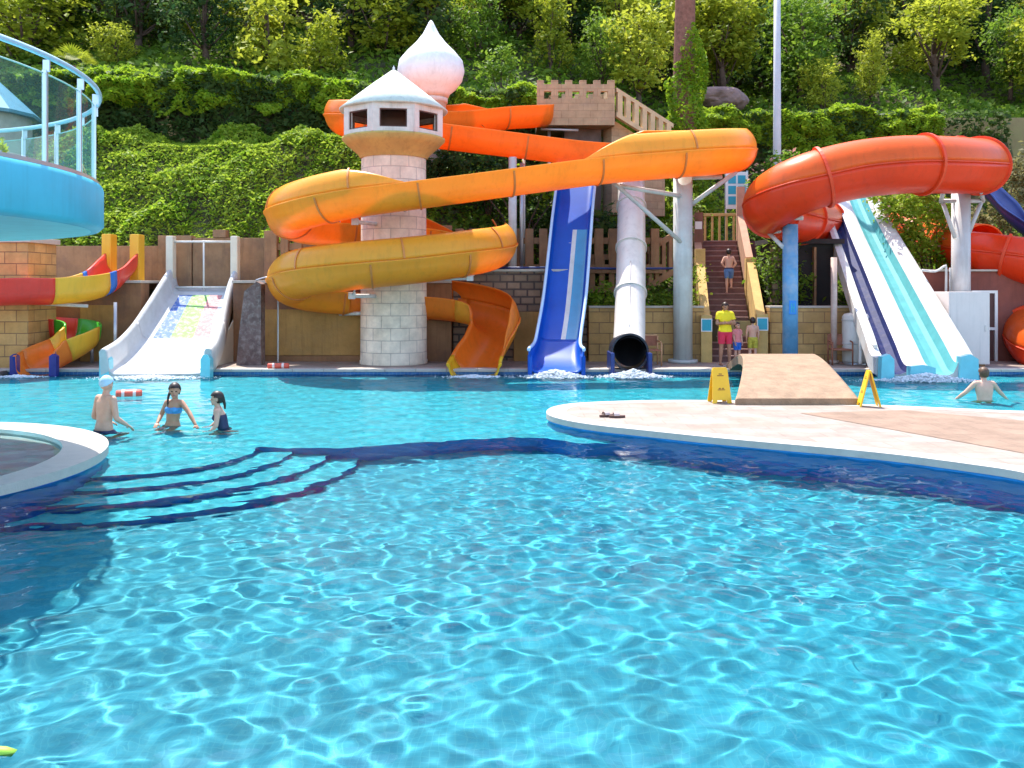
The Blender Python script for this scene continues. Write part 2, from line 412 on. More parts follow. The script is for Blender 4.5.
# raised round basin at the left edge
BC = (-8.5, 10.9); BR = 3.3
M_basin = mat('basin_plaster', (.58, .84, .86), rough=.6, var=.2, scale=1.2, stain=(.72, .62, .50), stain_amt=.7, stain_scale=.5)
b = MB(); m = 96
def ring(cx, cy, r, z): return [(cx+r*math.cos(2*PI*k/m), cy+r*math.sin(2*PI*k/m), z) for k in range(m)]
ro = ring(*BC, BR, .13); ri = ring(BC[0]-.12, BC[1]-.22, BR-.36, .13)
def band(b, A, B_, mi, smooth=False): b.add(A+B_, [(k, (k+1) % m, m+(k+1) % m, m+k) for k in range(m)], smooth, mi)
band(b, ro, ri, 0)
band(b, ring(*BC, BR, .02), ro, 0, True); band(b, ring(*BC, BR-.03, D), ring(*BC, BR-.03, .03), 2, True)
band(b, ring(*BC, BR-.05, .021), ring(*BC, BR, .02), 0)
ri2 = ring(BC[0]-.12, BC[1]-.22, BR-.36, -.12); band(b, ri, ri2, 1, True); b.add(ri2, [tuple(range(m))], False, 1)
caustic(b.build('basin_rim', [M_cope, M_basin, M_navy], kind='structure'))
rr_ = np.linspace(.001, BR-.362, 70); aa_ = np.linspace(0, 2*PI, 200)
Xb, Yb = BC[0]-.12+np.outer(rr_, np.cos(aa_)), BC[1]-.22+np.outer(rr_, np.sin(aa_)); Zb = .075+.35*waves(Xb, Yb)
ix = np.arange(70*200).reshape(70, 200); qb = np.stack([ix[:-1, :-1], ix[1:, :-1], ix[1:, 1:], ix[:-1, 1:]], -1).reshape(-1, 4)
bw = np_mesh('basin_water', np.stack([Xb, Yb, Zb], -1).reshape(-1, 3), qb, M_water, smooth=True); bw['kind'] = 'structure'; bw.cycles.is_caustics_caster = True

# ------------------------------------------------------------------ walls behind the deck
M_plas = mat('brown_render', (.29, .145, .072), rough=.9, spec=.2, var=.22, scale=1.3, bump=.3, bscale=18, stain=(.15, .08, .065), stain_amt=.7, stain_scale=.7, streak=.6)
M_plas2 = mat('ochre_render', (.42, .23, .075), rough=.9, spec=.2, var=.2, scale=1.6, bump=.3, bscale=20, stain=(.30, .19, .09), stain_amt=.5, stain_scale=1, streak=.6)
M_conc = mat('brown_concrete', (.33, .185, .10), rough=.9, spec=.2, var=.18, scale=2.5, bump=.25, bscale=25, stain=(.19, .11, .08), stain_amt=.6, stain_scale=1.5, streak=.6)
M_block = brick_mat('tan_block', (.50, .29, .10), (.58, .36, .14), (.24, .14, .07), w=.62, h=.31, gap=.014, bump=.5, stain=(.42, .26, .12), stain_amt=.4)
M_rubble = brick_mat('rubble_stone', (.23, .15, .10), (.32, .21, .14), (.10, .07, .06), w=.4, h=.22, gap=.03, bump=.9, stain=(.2, .15, .12), stain_amt=.6)
M_maroon = mat('maroon_render', (.23, .075, .055), rough=.85, spec=.2, var=.2, scale=1.4, bump=.2, bscale=20, stain=(.14, .06, .06), stain_amt=.5, streak=.5)
M_dark = mat('painted_interior_shade', (.03, .025, .025), rough=.9, var=.2)
M_ledge = mat('pale_ledge', (.5, .44, .37), rough=.8, var=.12, scale=4)
def wall(name, label, mats, boxes, cat='wall'):
    b = MB()
    for bx in boxes: b.box(bx[0], bx[1], bx[2] if len(bx) > 2 else 0, bev=.012)
    return tag(b.build(name, mats), label, cat)
wall('retaining_wall', 'brown rendered retaining wall with pale ledge behind the kiddie slides and round stone tower', [M_plas, M_ledge, M_plas2],
     [((-15.6, 26.0, .08), (-10.72, 26.6, 2.38)), ((-8.06, 26.0, .08), (-1.75, 26.6, 2.38)), ((-15.6, 25.93, 2.383), (-10.70, 28.0, 2.46), 1), ((-8.08, 25.93, 2.383), (-1.75, 28.0, 2.46), 1), ((-10.70, 27.4, .08), (-8.08, 28.0, 2.0)),
      ((-7.55, 25.955, .3), (-3.95, 25.998, 1.62), 2), ((-12.45, 25.945, .12), (-11.42, 25.997, 1.75), 2)])
wall('upper_wall', 'purplish brown upper wall behind the top of the wide white slide', [M_conc],
     [((-15.6, 28.02, 1.9), (-11.02, 28.3, 3.55)), ((-11.0, 27.95, 1.9), (-9.96, 28.35, 3.87)), ((-9.94, 28.02, 1.9), (-7.66, 28.3, 3.80)), ((-9.3, 27.96, 3.81), (-8.9, 28.36, 4.05))])
wall('rubble_wall', 'dark rubble stone wall under the picket parapet beside the blue slide', [M_rubble, M_plas2, M_ledge],
     [((-1.72, 26.35, .08), (2.2, 26.75, 2.72)), ((.05, 26.1, .1), (.85, 26.345, 1.55), 1), ((-1.72, 26.3, 2.723), (2.2, 27.5, 2.79), 2)])
wall('block_wall', 'tan stone block wall topped by planting behind the white tube slide', [M_block, M_ledge],
     [((2.22, 26.0, .08), (5.55, 26.5, 1.66)), ((2.22, 25.97, 1.663), (5.55, 26.53, 1.72), 1)])
wall('block_wall', 'tan stone block wall running behind the blue painted column', [M_block, M_ledge],
     [((7.45, 26.0, .08), (11.4, 26.5, 1.66)), ((7.45, 25.97, 1.663), (11.4, 26.53, 1.72), 1)])
wall('pump_house_wall', 'dark maroon wall behind the white cabinet and striped slide', [M_maroon, M_ledge],
     [((12.02, 26.2, .08), (19, 26.7, 2.72)), ((12.02, 26.12, 2.723), (19, 26.78, 2.78), 1), ((11.42, 26.2, .08), (12.0, 26.7, 1.6))])
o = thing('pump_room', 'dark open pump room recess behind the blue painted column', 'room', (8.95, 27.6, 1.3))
b = MB(); b.box((-.95, .3, 0), (1.1, 1.4, 2.3)); b.box((-1.1, .0, 2.303), (1.25, 1.5, 2.45)); b.build('recess', M_dark, o)  # solid block coloured near-black for the shade inside an opening
b = MB(); b.box((-.95, .02, 0), (-.2, .29, 2.29)); b.build('rubble_jamb', M_rubble, o)
b = MB(); b.box((.35, .1, 0), (.42, .28, 2.2)); b.box((1.0, .1, 0), (1.07, .28, 2.2)); b.build('door_frame', M_conc, o)
# parapets of concrete pickets
def parapet(name, label, x0, x1, Y, z0, z1, n, first_post=True):
    o = thing(name, label, 'parapet', ((x0+x1)/2, Y, z0)); cx = (x0+x1)/2
    b = MB(); b.box((x0-cx, 0, 0), (x1-cx, .2, .28), bev=.01); b.build('base_rail', M_conc, o)
    b = MB(); b.box((x0-cx, .03, (z1-z0)*.66), (x1-cx, .17, (z1-z0)*.80), bev=.01); b.build('top_rail', M_conc, o)
    w_ = (x1-x0)/n
    for k in range(n):
        b = MB(); xx = x0-cx+w_*k
        if k == 0 and first_post: b.box((xx, -.06, -.05), (xx+w_*.95, .26, z1-z0+.1), bev=.02)
        else: b.box((xx+w_*.2, -.03, .1), (xx+w_*.8, .23, z1-z0), bev=.015)
        b.build('post' if k == 0 and first_post else 'picket', M_conc, o)
    return o
parapet('parapet', 'brown concrete picket parapet left of the round stone tower', -7.62, -3.9, 27.7, 2.46, 3.9, 9)
parapet('parapet', 'brown concrete picket parapet between the blue slide and the yellow flume bend', -2.3, 4.7, 28.2, 2.7, 4.1, 16)

# stone pillar at the far left
o = thing('stone_pillar', 'yellow stone block pillar standing below the turquoise terrace', 'pillar', (-13.5, 23.95, .1))
b = MB(); b.box((-.95, 0, 0), (.62, 1.5, 3.35), bev=.02); b.build('shaft', M_block, o)
b = MB(); b.box((-1.02, -.07, 3.353), (.7, 1.57, 3.5), bev=.02); b.build('capital', M_ledge, o)
# leaning dark slab beside the white slide
b = MB(); M = Matrix.Translation((-7.0, 25.15, .1))
b.prism([(-.58, 0), (.1, 0), (.1, 2.25), (-.02, 2.32), (-.36, 2.05), (-.5, .9)], 0, .42, M=M @ Matrix.Rotation(R(90), 4, 'X'))
tag(b.build('stone_slab', mat('slab_stone', (.15, .095, .085), rough=.8, var=.35, scale=4, bump=.5, bscale=12, stain=(.45, .38, .34), stain_amt=.45, stain_scale=7)),  # pale noise flecks stand in for dappled sun on the slab
    'tall dark red stone slab with pale flecks beside the wide white slide', 'stone slab')
o = thing('metal_hoop', 'bent grey metal tube rail beside the dark stone slab', 'rail', (-6.75, 25.3, .1))
b = MB(); b.tube(spline([(-.45, 0, 2.36), (-.1, 0, 2.44), (.12, 0, 2.3), (.17, 0, 1.9), (.17, 0, 0)], .06), .025, 8); b.build('tube', mat('grey_steel', (.45, .44, .46), rough=.35, metal=.6, var=.1), o)
# ------------------------------------------------------------------ staircase right of centre
M_step = mat('dark_step_stone', (.17, .085, .075), rough=.8, var=.25, scale=3, bump=.3, bscale=25)
M_stone = mat('yellow_stone', (.58, .38, .13), rough=.85, var=.16, scale=3, bump=.35, bscale=20, stain=(.45, .3, .14), stain_amt=.4, stain_scale=2)
M_teal = mat('teal_plaque', (.02, .34, .46), rough=.4, var=.1)
M_white = mat('white_paint', (.78, .76, .73), rough=.5, var=.06)
M_pink = mat('pinkish_concrete', (.44, .25, .16), rough=.85, var=.15, scale=3, bump=.2, bscale=25)
st = thing('stone_staircase', 'dark stone staircase between yellow block piers climbing the bank', 'staircase', (6.36, 25.85, .12), R(-8))
NS = 21; RI, TR = .178, .245
b = MB()
for k in range(NS):
    b.box((-.60, k*TR, 0 if k < 3 else (k-3)*RI), (.60, k*TR+TR+.02, (k+1)*RI-.04))
b.build('flight', M_step, st)
b = MB()
for k in range(NS): b.box((-.60, k*TR-.025, (k+1)*RI-.038), (.60, k*TR+TR-.03, (k+1)*RI), bev=.006)
b.build('treads', mat('tread_edge_stone', (.27, .16, .14), rough=.75, var=.3, scale=4), st)
b = MB(); b.box((-1.3, NS*TR, 2.0), (1.3, NS*TR+2.5, NS*RI)); b.build('landing', M_step, st)
def sloped_wall(x0, x1, y0, y1, zb, h0, h1, name, m):
    b = MB()
    b.add([(x0, y0, zb), (x1, y0, zb), (x1, y1, zb), (x0, y1, zb), (x0, y0, h0), (x1, y0, h0), (x1, y1, h1), (x0, y1, h1)],
          [(0, 3, 2, 1), (4, 5, 6, 7), (0, 1, 5, 4), (1, 2, 6, 5), (2, 3, 7, 6), (3, 0, 4, 7)]); return b.build(name, m, st)
for s, zp in ((-1, 1.34), (1, 1.38)):
    xa, xb = (-.93, -.62) if s < 0 else (.62, .93)
    b = MB(); b.box((xa, -.28, -.02), (xb, .1, zp), bev=.015); pier = b.build('pier', M_stone, st)
    b = MB(); cx = (xa+xb)/2; b.box((cx-.13, -.296, zp-.44), (cx+.13, -.281, zp-.12)); pl = b.build('plaque', M_teal, pier)
    b = MB()
    for (u0, v0, u1, v1) in ((-.155, -.465, .155, -.44), (-.155, -.12, .155, -.095), (-.155, -.44, -.13, -.12), (.13, -.44, .155, -.12)): b.box((cx+u0, -.30, zp+v0), (cx+u1, -.281, zp+v1))
    b.build('plaque_frame', M_white, pier)
    sloped_wall(xa+.03, xb-.03, .103, 2.35, 0, zp-.02, 2.95, 'side_wall', M_stone)
    b = MB(); b.box((xa-.0, 2.353, .3), (xb, 2.78, 3.35 if s < 0 else 3.05), bev=.015); b.build('pier', M_stone, st)
    sloped_wall(xa+.04, xb-.04, 2.783, NS*TR, 1.0, 3.1, 4.6, 'side_wall', M_pink)
    b = MB(); b.box((xa+.02, NS*TR+.003, 2), (xb-.02, NS*TR+.28, 5.15 if s < 0 else 5.6), bev=.015); b.build('post', M_pink, st)
b = MB(); b.box((-.88, 3.6, 3.3), (-.60, 3.66, 4.6)); pn = b.build('notice_panel', mat('brown_panel', (.2, .09, .06), rough=.7), st)
b = MB(); b.box((-.86, 3.585, 4.05), (-.64, 3.598, 4.3)); b.build('notice', M_white, pn)
# railing across the landing
rl = thing('landing_railing', 'cream concrete railing across the top of the dark staircase', 'railing', (7.36, 32.0, 3.8), R(-8))
b = MB(); b.box((-.66, 0, 1.0), (.62, .12, 1.1), bev=.01); b.build('handrail', M_stone, rl)
b = MB(); b.box((-.66, 0, 0), (.62, .12, .12), bev=.01); b.build('base_rail', M_pink, rl)
for k in range(5):
    b = MB(); b.box((-.52+.25*k, .02, .122), (-.44+.25*k, .1, .998), bev=.01); b.build('baluster', M_stone, rl)
# side ramp railing left of the stairs, rising towards the grey column
rl = thing('ramp_railing', 'brown concrete railing rising beside the big grey column', 'railing', (4.0, 28.4, 1.6))
def slat_rail(root, a, c, z0a, z0c, h, n, m):
    a = Vector(a); c = Vector(c); d = (c-a); nrm = Vector((-d.y, d.x, 0)).normalized()*.09
    def slab(t0, t1, lo, hi, name):
        p, q = a.lerp(c, t0), a.lerp(c, t1); za, zc = z0a+(z0c-z0a)*t0, z0a+(z0c-z0a)*t1
        vs = []
        for zlo in (lo, hi):
            for pt, zz in ((p-nrm, za), (q-nrm, zc), (q+nrm, zc), (p+nrm, za)): vs.append((pt.x, pt.y, zz+zlo))
        b = MB(); b.add(vs, [(0, 3, 2, 1), (4, 5, 6, 7), (0, 1, 5, 4), (1, 2, 6, 5), (2, 3, 7, 6), (3, 0, 4, 7)]); b.build(name, m, root)
    slab(0, 1, h*.86, h, 'handrail'); slab(0, 1, 0, h*.16, 'base_rail')
    for k in range(n):
        t = (k+.15)/n; slab(t, t+.55/n, h*.16+.002, h*.86-.002, 'picket')
slat_rail(rl, (.25, 0, 0), (1.35, .2, 0), .55, 1.2, 1.35, 5, M_conc)
slat_rail(rl, (-1.6, -.02, 0), (.22, 0, 0), .5, .5, 1.2, 6, M_conc)

# ------------------------------------------------------------------ castle start platform on the hill
M_cast = brick_mat('castle_stone', (.42, .28, .16), (.48, .33, .19), (.32, .21, .12), w=.5, h=.25, gap=.01, bump=.25, stain=(.3, .2, .15), stain_amt=.6)
ct = thing('castle_platform', 'brown crenellated castle platform where the orange flume starts', 'platform', (2.2, 31.0, 7.85))
hw = 1.34
b = MB(); b.box((-hw, 0, 0), (hw, 2.4, .16)); b.build('floor_slab', M_cast, ct)
def cren(b, x0, x1, y0, y1, n, h=1.55, lo=.62):
    L = x1-x0 if x1-x0 > y1-y0 else y1-y0; ax = 0 if x1-x0 > y1-y0 else 1
    wv = L/(2*n+1)
    b.box((x0, y0, .162), (x1, y1, lo))
    for k in range(2*n+1):
        a, c = (x0 if ax == 0 else y0)+wv*k, (x0 if ax == 0 else y0)+wv*(k+1)
        z1 = h if k % 2 == 0 else h-.14
        zlo = lo+.002 if k % 2 == 0 else lo+.55
        lo_ = (a, y0, zlo) if ax == 0 else (x0, a, zlo); hi_ = (c, y1, z1) if ax == 0 else (x1, c, z1)
        if k % 2: b.box((a, y0, lo+.002) if ax == 0 else (x0, a, lo+.002), (c, y1, lo+.28) if ax == 0 else (x1, c, lo+.28))
        b.box(lo_, hi_)
b = MB(); cren(b, -hw, hw, 0, .16, 5); b.build('front_battlement', M_cast, ct)
b = MB(); cren(b, -hw, hw, 2.24, 2.4, 5); b.build('rear_battlement', M_cast, ct)
b = MB(); cren(b, hw-.16, hw, .163, 2.237, 3); b.build('side_battlement', M_cast, ct)
b = MB(); b.box((-.35, .8, -5.5), (.95, 2.0, -.003)); b.build('base_column', mat('dark_base_concrete', (.15, .11, .10), rough=.9, var=.3, scale=2), ct)
b = MB(); b.tube([(-1.2, .2, -.1), (.1, .2, -.14)], .05, 8); b.tube([(-.9, .5, -.02), (-.9, .5, -2.5)], .06, 8); b.build('pipe', mat('grey_steel', (.45, .44, .46)), ct)
rl = thing('castle_ramp_railing', 'tan slotted railing descending right from the castle platform', 'railing', (3.58, 31.1, 7.8))
slat_rail(rl, (0, 0, 0), (2.1, .8, 0), .35, -.75, 1.0, 7, mat('tan_concrete', (.55, .40, .23), rough=.85, var=.15, scale=3))
b = MB(); b.prism([(0, -3), (2.1, -3), (2.1, -.76), (0, .34)], .2, .9, M=Matrix.Rotation(R(20), 4, 'Z') @ Matrix.Rotation(R(90), 4, 'X') @ Matrix.Translation((0, 0, -1.2))); b.build('ramp', M_cast, rl)
# rule board behind the stair head
sg = thing('rule_board', 'white rule board with teal pictogram squares beside the stair head', 'sign', (8.15, 32.6, 3.9))
b = MB(); b.box((-.42, .06, -1.2), (-.36, .12, 2.7)); b.box((.36, .06, -1.2), (.42, .12, 2.6)); b.build('post', mat('grey_steel', (.45, .44, .46)), sg)
b = MB(); b.box((-.4, 0, 1.2), (.4, .058, 2.55), bev=.01); b.build('board', M_white, sg)
for r_ in range(3):
    for c_ in range(2):
        b = MB(); x_ = -.32+c_*.35; z_ = 2.12-r_*.38; b.box((x_, -.012, z_), (x_+.28, -.001, z_+.3)); b.build('pictogram', M_teal, sg)
# ------------------------------------------------------------------ round stone tower with lookout hut
M_towr = brick_mat('tower_block', (.74, .61, .45), (.81, .68, .52), (.50, .41, .33), w=.52, h=.34, gap=.013, axes='UV', bump=.5, stain=(.5, .42, .34), stain_amt=.4)
tw = thing('lookout_tower', 'round pale stone tower with octagonal windowed hut and cone roof', 'tower', (-3.33, 25.35, .12))
tr_ = .93
me = bpy.data.meshes.new('shaft'); bm = bmesh.new(); uvl = bm.loops.layers.uv.new('UVMap'); n = 48
rings = [[bm.verts.new((rr*math.cos(2*PI*k/n), rr*math.sin(2*PI*k/n), z)) for k in range(n)] for rr, z in ((tr_*1.02, 0), (tr_*1.02, .1), (tr_, .12), (tr_*.97, 5.88))]
for i in range(3):
    for k in range(n):
        f = bm.faces.new((rings[i][k], rings[i][(k+1) % n], rings[i+1][(k+1) % n], rings[i+1][k])); f.smooth = True
        for l, (kk, ii) in zip(f.loops, ((k, i), (k+1, i), (k+1, i+1), (k, i+1))): l[uvl].uv = (kk/n*2*PI*tr_*1.0, rings[ii][0].co.z)
bm.to_mesh(me); bm.free(); me.materials.append(M_towr); o = bpy.data.objects.new('shaft', me); COL.objects.link(o); o.parent = tw
M_olive = mat('mustard_plaster', (.50, .36, .11), rough=.8, var=.14, scale=2, stain=(.35, .24, .09), stain_amt=.4, streak=.5)
M_hut = mat('pinkish_white_plaster', (.72, .60, .53), rough=.8, var=.08, scale=2.5, bump=.15, bscale=30, stain=(.5, .36, .28), stain_amt=.35, stain_scale=1.8, streak=.5)
M_roof = mat('pale_roof_felt', (.58, .61, .54), rough=.9, var=.10, scale=2.5, bump=.3, bscale=30, stain=(.45, .45, .37), stain_amt=.45, stain_scale=1.6, streak=.45)
b = MB(); b.lathe([(.93, 5.74), (1.0, 5.86), (1.28, 6.10), (1.44, 6.26), (1.44, 6.31), (0, 6.31)], n=48); b.build('corbel', M_olive, tw)
hut = None
def octa(r, z, a0): return [(r*math.cos(a0+k*PI/4), r*math.sin(a0+k*PI/4), z) for k in range(8)]
A0 = R(-90+7-22.5)
ro_, ri_ = 1.46, 1.34
def oct_band(b, z0, z1):
    o0, o1, i0, i1 = octa(ro_, z0, A0), octa(ro_, z1, A0), octa(ri_, z0, A0), octa(ri_, z1, A0)
    vs = o0+o1+i0+i1
    fs = []
    for k in range(8):
        j = (k+1) % 8
        fs += [(k, j, 8+j, 8+k), (16+j, 16+k, 24+k, 24+j), (8+k, 8+j, 24+j, 24+k), (j, k, 16+k, 16+j)]
    b.add(vs, fs)
b = MB(); oct_band(b, 6.311, 6.43); oct_band(b, 6.92, 7.07)
for k in range(8):
    p0, p1 = Vector(octa(ro_, 0, A0)[k]), Vector(octa(ro_, 0, A0)[(k+1) % 8]); q0, q1 = Vector(octa(ri_, 0, A0)[k]), Vector(octa(ri_, 0, A0)[(k+1) % 8])
    for t0, t1 in ((0, .17), (.83, 1)):
        pts = [p0.lerp(p1, t0), p0.lerp(p1, t1), q0.lerp(q1, t1), q0.lerp(q1, t0)]
        vs = [(p.x, p.y, 6.432) for p in pts]+[(p.x, p.y, 6.918) for p in pts]
        b.add(vs, [(0, 1, 5, 4), (1, 2, 6, 5), (2, 3, 7, 6), (3, 0, 4, 7)])
hut = b.build('hut_wall', M_hut, tw)
M_brown = mat('brown_frame', (.10, .045, .035), rough=.6, var=.1)
for k in range(8):
    p0, p1 = Vector(octa(ro_-.03, 0, A0)[k]), Vector(octa(ro_-.03, 0, A0)[(k+1) % 8])
    a_, c_ = p0.lerp(p1, .17), p0.lerp(p1, .83); nrm = Vector((a_.x+c_.x, a_.y+c_.y, 0)).normalized()*-.03
    b = MB()
    def bar(t0, t1, z0, z1):
        u, v = a_.lerp(c_, t0), a_.lerp(c_, t1); vs = []
        for z in (z0, z1):
            for q in (u, v, v+nrm, u+nrm): vs.append((q.x, q.y, z))
        b.add(vs, [(0, 3, 2, 1), (4, 5, 6, 7), (0, 1, 5, 4), (1, 2, 6, 5), (2, 3, 7, 6), (3, 0, 4, 7)])
    bar(.002, .04, 6.434, 6.916); bar(.96, .998, 6.434, 6.916); bar(.04, .96, 6.434, 6.46); bar(.04, .96, 6.89, 6.916)
    b.build('window_frame', M_brown, hut)
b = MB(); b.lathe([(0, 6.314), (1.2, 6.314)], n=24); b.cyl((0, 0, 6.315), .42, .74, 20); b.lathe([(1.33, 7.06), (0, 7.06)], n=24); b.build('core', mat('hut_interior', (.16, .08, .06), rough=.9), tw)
b = MB(); b.lathe([(1.30, 7.072), (1.50, 7.072), (1.515, 7.11), (1.1, 7.44), (.6, 7.84), (.06, 8.25), (.03, 8.26), (0, 8.26)], n=40); rf_ = b.build('roof', M_roof, tw)
b = MB(); b.lathe([(.03, 8.25), (.035, 8.32), (.012, 8.36), (0, 8.40)], n=10); b.build('finial', M_white, rf_)

# onion dome on its own little turret behind
od = thing('onion_turret', 'white onion dome on a short round turret behind the hut roof', 'dome', (P(431, 97, 30.2).x, 30.2, 5.2))
zb = P(431, 97, 30.2).z-5.2
s_ = 30.2/900
prof = [(15, 0), (17, -1.5), (19, 3), (25, 8), (31, 16), (33.5, 26), (31.5, 36), (24, 45), (15, 54), (8, 63), (4.5, 70), (1.8, 75.5), (0, 77)]
b = MB(); b.lathe([(r*s_, zb+z*s_) for r, z in [(0, -1)]+prof], n=48); b.build('dome', mat('onion_white', (.84, .83, .83), rough=.6, var=.06, scale=2, stain=(.6, .5, .45), stain_amt=.4, stain_scale=1.2, streak=.3), od)
b = MB(); b.lathe([(.50, 0), (.50, zb-.02), (.56, zb-.02), (.56, zb-.2), (.50, zb-.22)], n=32); b.build('turret', M_hut, od)
# ------------------------------------------------------------------ flumes and slides
def frames(path):
    out = []
    for i, p in enumerate(path):
        t = (path[min(i+1, len(path)-1)]-path[max(i-1, 0)]).normalized()
        s = t.cross(Vector((0, 0, 1))); s.z = 0
        s = s.normalized() if s.length > 1e-4 else Vector((1, 0, 0))
        out.append((p, t, s, s.cross(t).normalized()))
    return out
def sweep(b, fr, secs, mis=None, closed=True, smooth=True, caps=True):
    """secs: one section (list of (u, v)) or a list of sections, one per frame; mis: material per section edge"""
    n = len(secs[0]) if isinstance(secs[0], list) else len(secs)
    o = len(b.v)
    for i, (p, t, s, u) in enumerate(fr):
        sec = secs[i] if isinstance(secs[0], list) else secs
        for (x, y) in sec: b.v.append(tuple(p+s*x+u*y))
    J = n if closed else n-1
    for i in range(len(fr)-1):
        for j in range(J):
            b.f.append((o+i*n+j, o+(i+1)*n+j, o+(i+1)*n+(j+1) % n, o+i*n+(j+1) % n)); b.sm.append(smooth); b.mi.append(mis[j] if mis else 0)
    if caps and closed:
        m = mis[0] if mis else 0
        b.f.append(tuple(o+j for j in range(n))); b.sm.append(False); b.mi.append(m)
        k = o+(len(fr)-1)*n
        b.f.append(tuple(k+j for j in reversed(range(n)))); b.sm.append(False); b.mi.append(m)
def arc(r, a0, a1, n): return [(r*math.cos(R(a0+(a1-a0)*k/n)), r*math.sin(R(a0+(a1-a0)*k/n))) for k in range(n+1)]
def half_section(r, th=.035, lip=.05):
    out = arc(r, 180, 360, 18); inn = arc(r-th, 360, 180, 18)
    return [(-r-lip, .0), (-r-lip, -.03)]+[(x, y) for x, y in out[1:-1]]+[(r+lip, -.03), (r+lip, 0)]+[(x, y if 0 < k < 18 else 0) for k, (x, y) in enumerate(inn)], [0]*20+[1]*20
def ring_part(name, fr1, r, a0, a1, m, root, wid=.07, th=.05, n=24, closed=False):
    p, t, s, u = fr1; b = MB(); rows = []
    A = [a0+(a1-a0)*k/n for k in range(n+1)]
    for a in A:
        d = s*math.cos(R(a))+u*math.sin(R(a))
        rows.append([tuple(p+d*(r-.002)-t*wid/2), tuple(p+d*(r+th)-t*wid/2), tuple(p+d*(r+th)+t*wid/2), tuple(p+d*(r-.002)+t*wid/2)])
    b.grid(rows, smooth=False, closed=True)
    if not closed:
        b.f.append((0, 1, 2, 3)); b.sm.append(False); b.mi.append(0); k = n*4
        b.f.append((k+3, k+2, k+1, k)); b.sm.append(False); b.mi.append(0)
    return b.build(name, m, root)
def glaze(name, col, trans=.38, var=.10): return mat(name, col, rough=.34, spec=.35, var=var, scale=1.1, trans=trans, coat=.08, stain=[c*.70 for c in col], stain_amt=.28, stain_scale=2.2, streak=.26)
M_yel = glaze('fibreglass_yellow_orange', (.98, .445, .038))
M_org = glaze('fibreglass_orange', (.92, .28, .03))
M_inn = glaze('fibreglass_inner_orange', (.92, .22, .02))
M_olv = glaze('fibreglass_faded_yellow', (.98, .48, .042))
M_lip = glaze('fibreglass_exit_yellow', (.80, .45, .02), .1)
M_seam = mat('flange_orange', (.60, .20, .04), rough=.5, var=.15)
M_steel = mat('grey_steel', (.45, .44, .46))
M_galv = mat('pale_galvanised_paint', (.62, .62, .60), rough=.5, var=.12, scale=2, stain=(.40, .33, .28), stain_amt=.35, stain_scale=1.5, streak=.5)

# -- big orange spiral flume
fl = thing('spiral_flume', 'long yellow orange open spiral flume winding round the stone tower', 'water slide', (0, 0, 0))
def PX(l): return [P(*q) for q in l]
path = PX([(545, 108, 31.2), (505, 110, 30.6), (450, 115, 29.9), (395, 112, 29.4), (358, 112, 29.0), (346, 115, 28.2), (366, 118, 27.4), (430, 126, 27.5), (520, 137, 27.9), (600, 146, 27.9),
           (670, 147, 27.9), (716, 147, 27.3), (733, 149, 26.2), (716, 151, 25.2), (660, 155, 24.7), (600, 160, 24.2), (520, 170, 23.75), (430, 182, 23.3),
           (350, 193, 23.3), (303, 205, 23.9), (290, 214, 25.0), (310, 222, 26.2), (360, 226, 27.0), (430, 230, 27.3), (470, 236, 27.1), (491, 241, 26.3), (491, 246, 25.2), (470, 251, 24.3), (420, 258, 23.75), (350, 265, 23.4),
           (305, 272, 23.9), (292, 281, 24.9), (312, 288, 25.4), (352, 292, 25.75), (400, 295, 25.85), (450, 298, 25.75), (482, 305, 25.5), (495, 316, 25.0), (491, 330, 24.45), (482, 345, 23.9), (475, 360, 23.3), (474, 364, 22.9)])
pth = spline(path, .16); FR = frames(pth); NF = len(FR)
r0 = .66
sec, mi = half_section(r0)
def nearest(q, lo=0, hi=None):
    q = P(*q); hi = hi or NF
    return min(range(lo, hi), key=lambda i: (pth[i]-q).length)
iA = nearest((600, 146, 27.9)); iLoop = nearest((733, 149, 26.2)); iB = nearest((610, 159, 24.2)); iC = nearest((405, 185, 23.3)); iD = nearest((480, 238, 26.9)); iE = nearest((470, 251, 24.3), iD)
iF = nearest((352, 292, 25.75), iE); iG = nearest((482, 305, 25.5), iF); iLip = nearest((476, 356, 23.45), iG)
def chute(i0, i1, ms):
    b = MB(); sweep(b, FR[i0:i1+1], sec, mi); return b.build('chute', ms, fl)
chute(0, iLoop-12, [M_org, M_inn]); chute(iLoop-12, iF, [M_yel, M_inn]); chute(iF, iG-4, [M_org, M_inn]); chute(iG-4, iLip, [M_yel, M_inn])
c_ = chute(iLip, NF-1, [M_lip, M_lip]); c_.name = 'exit_lip'
def ext(i0, i1, ms, side=-1, amax=58, tap=9):
    b = MB(); secs = []
    for i in range(i0, i1+1):
        k = min(1, (i-i0)/tap, (i1-i)/tap); k = max(.02, k)
        a = amax*k
        o_ = [(side*x, y+.004) for x, y in arc(r0+.012, 0, a, 8)]; in_ = [(side*x, y+.004) for x, y in arc(r0-.022, a, 0, 8)]
        secs.append(o_+in_)
    sweep(b, FR[i0:i1+1], secs, [0]*9+[1]*9); return b.build('high_side', ms, fl)
ext(8, iA-36, [M_org, M_inn], side=1, amax=40)
ext(iA, iB+6, [M_olv, M_inn]); ext(iC, nearest((455, 234, 27.2), iC), [M_olv, M_inn]); ext(nearest((462, 235, 27.2), iC), iF, [M_olv, M_inn]); ext(iF+2, iG+14, [M_org, M_inn], amax=48)
step_ = 15
for i in range(10, NF-4, step_):
    ring_part('flange', FR[i], r0, 183, 357, M_seam, fl, wid=.05, th=.03)
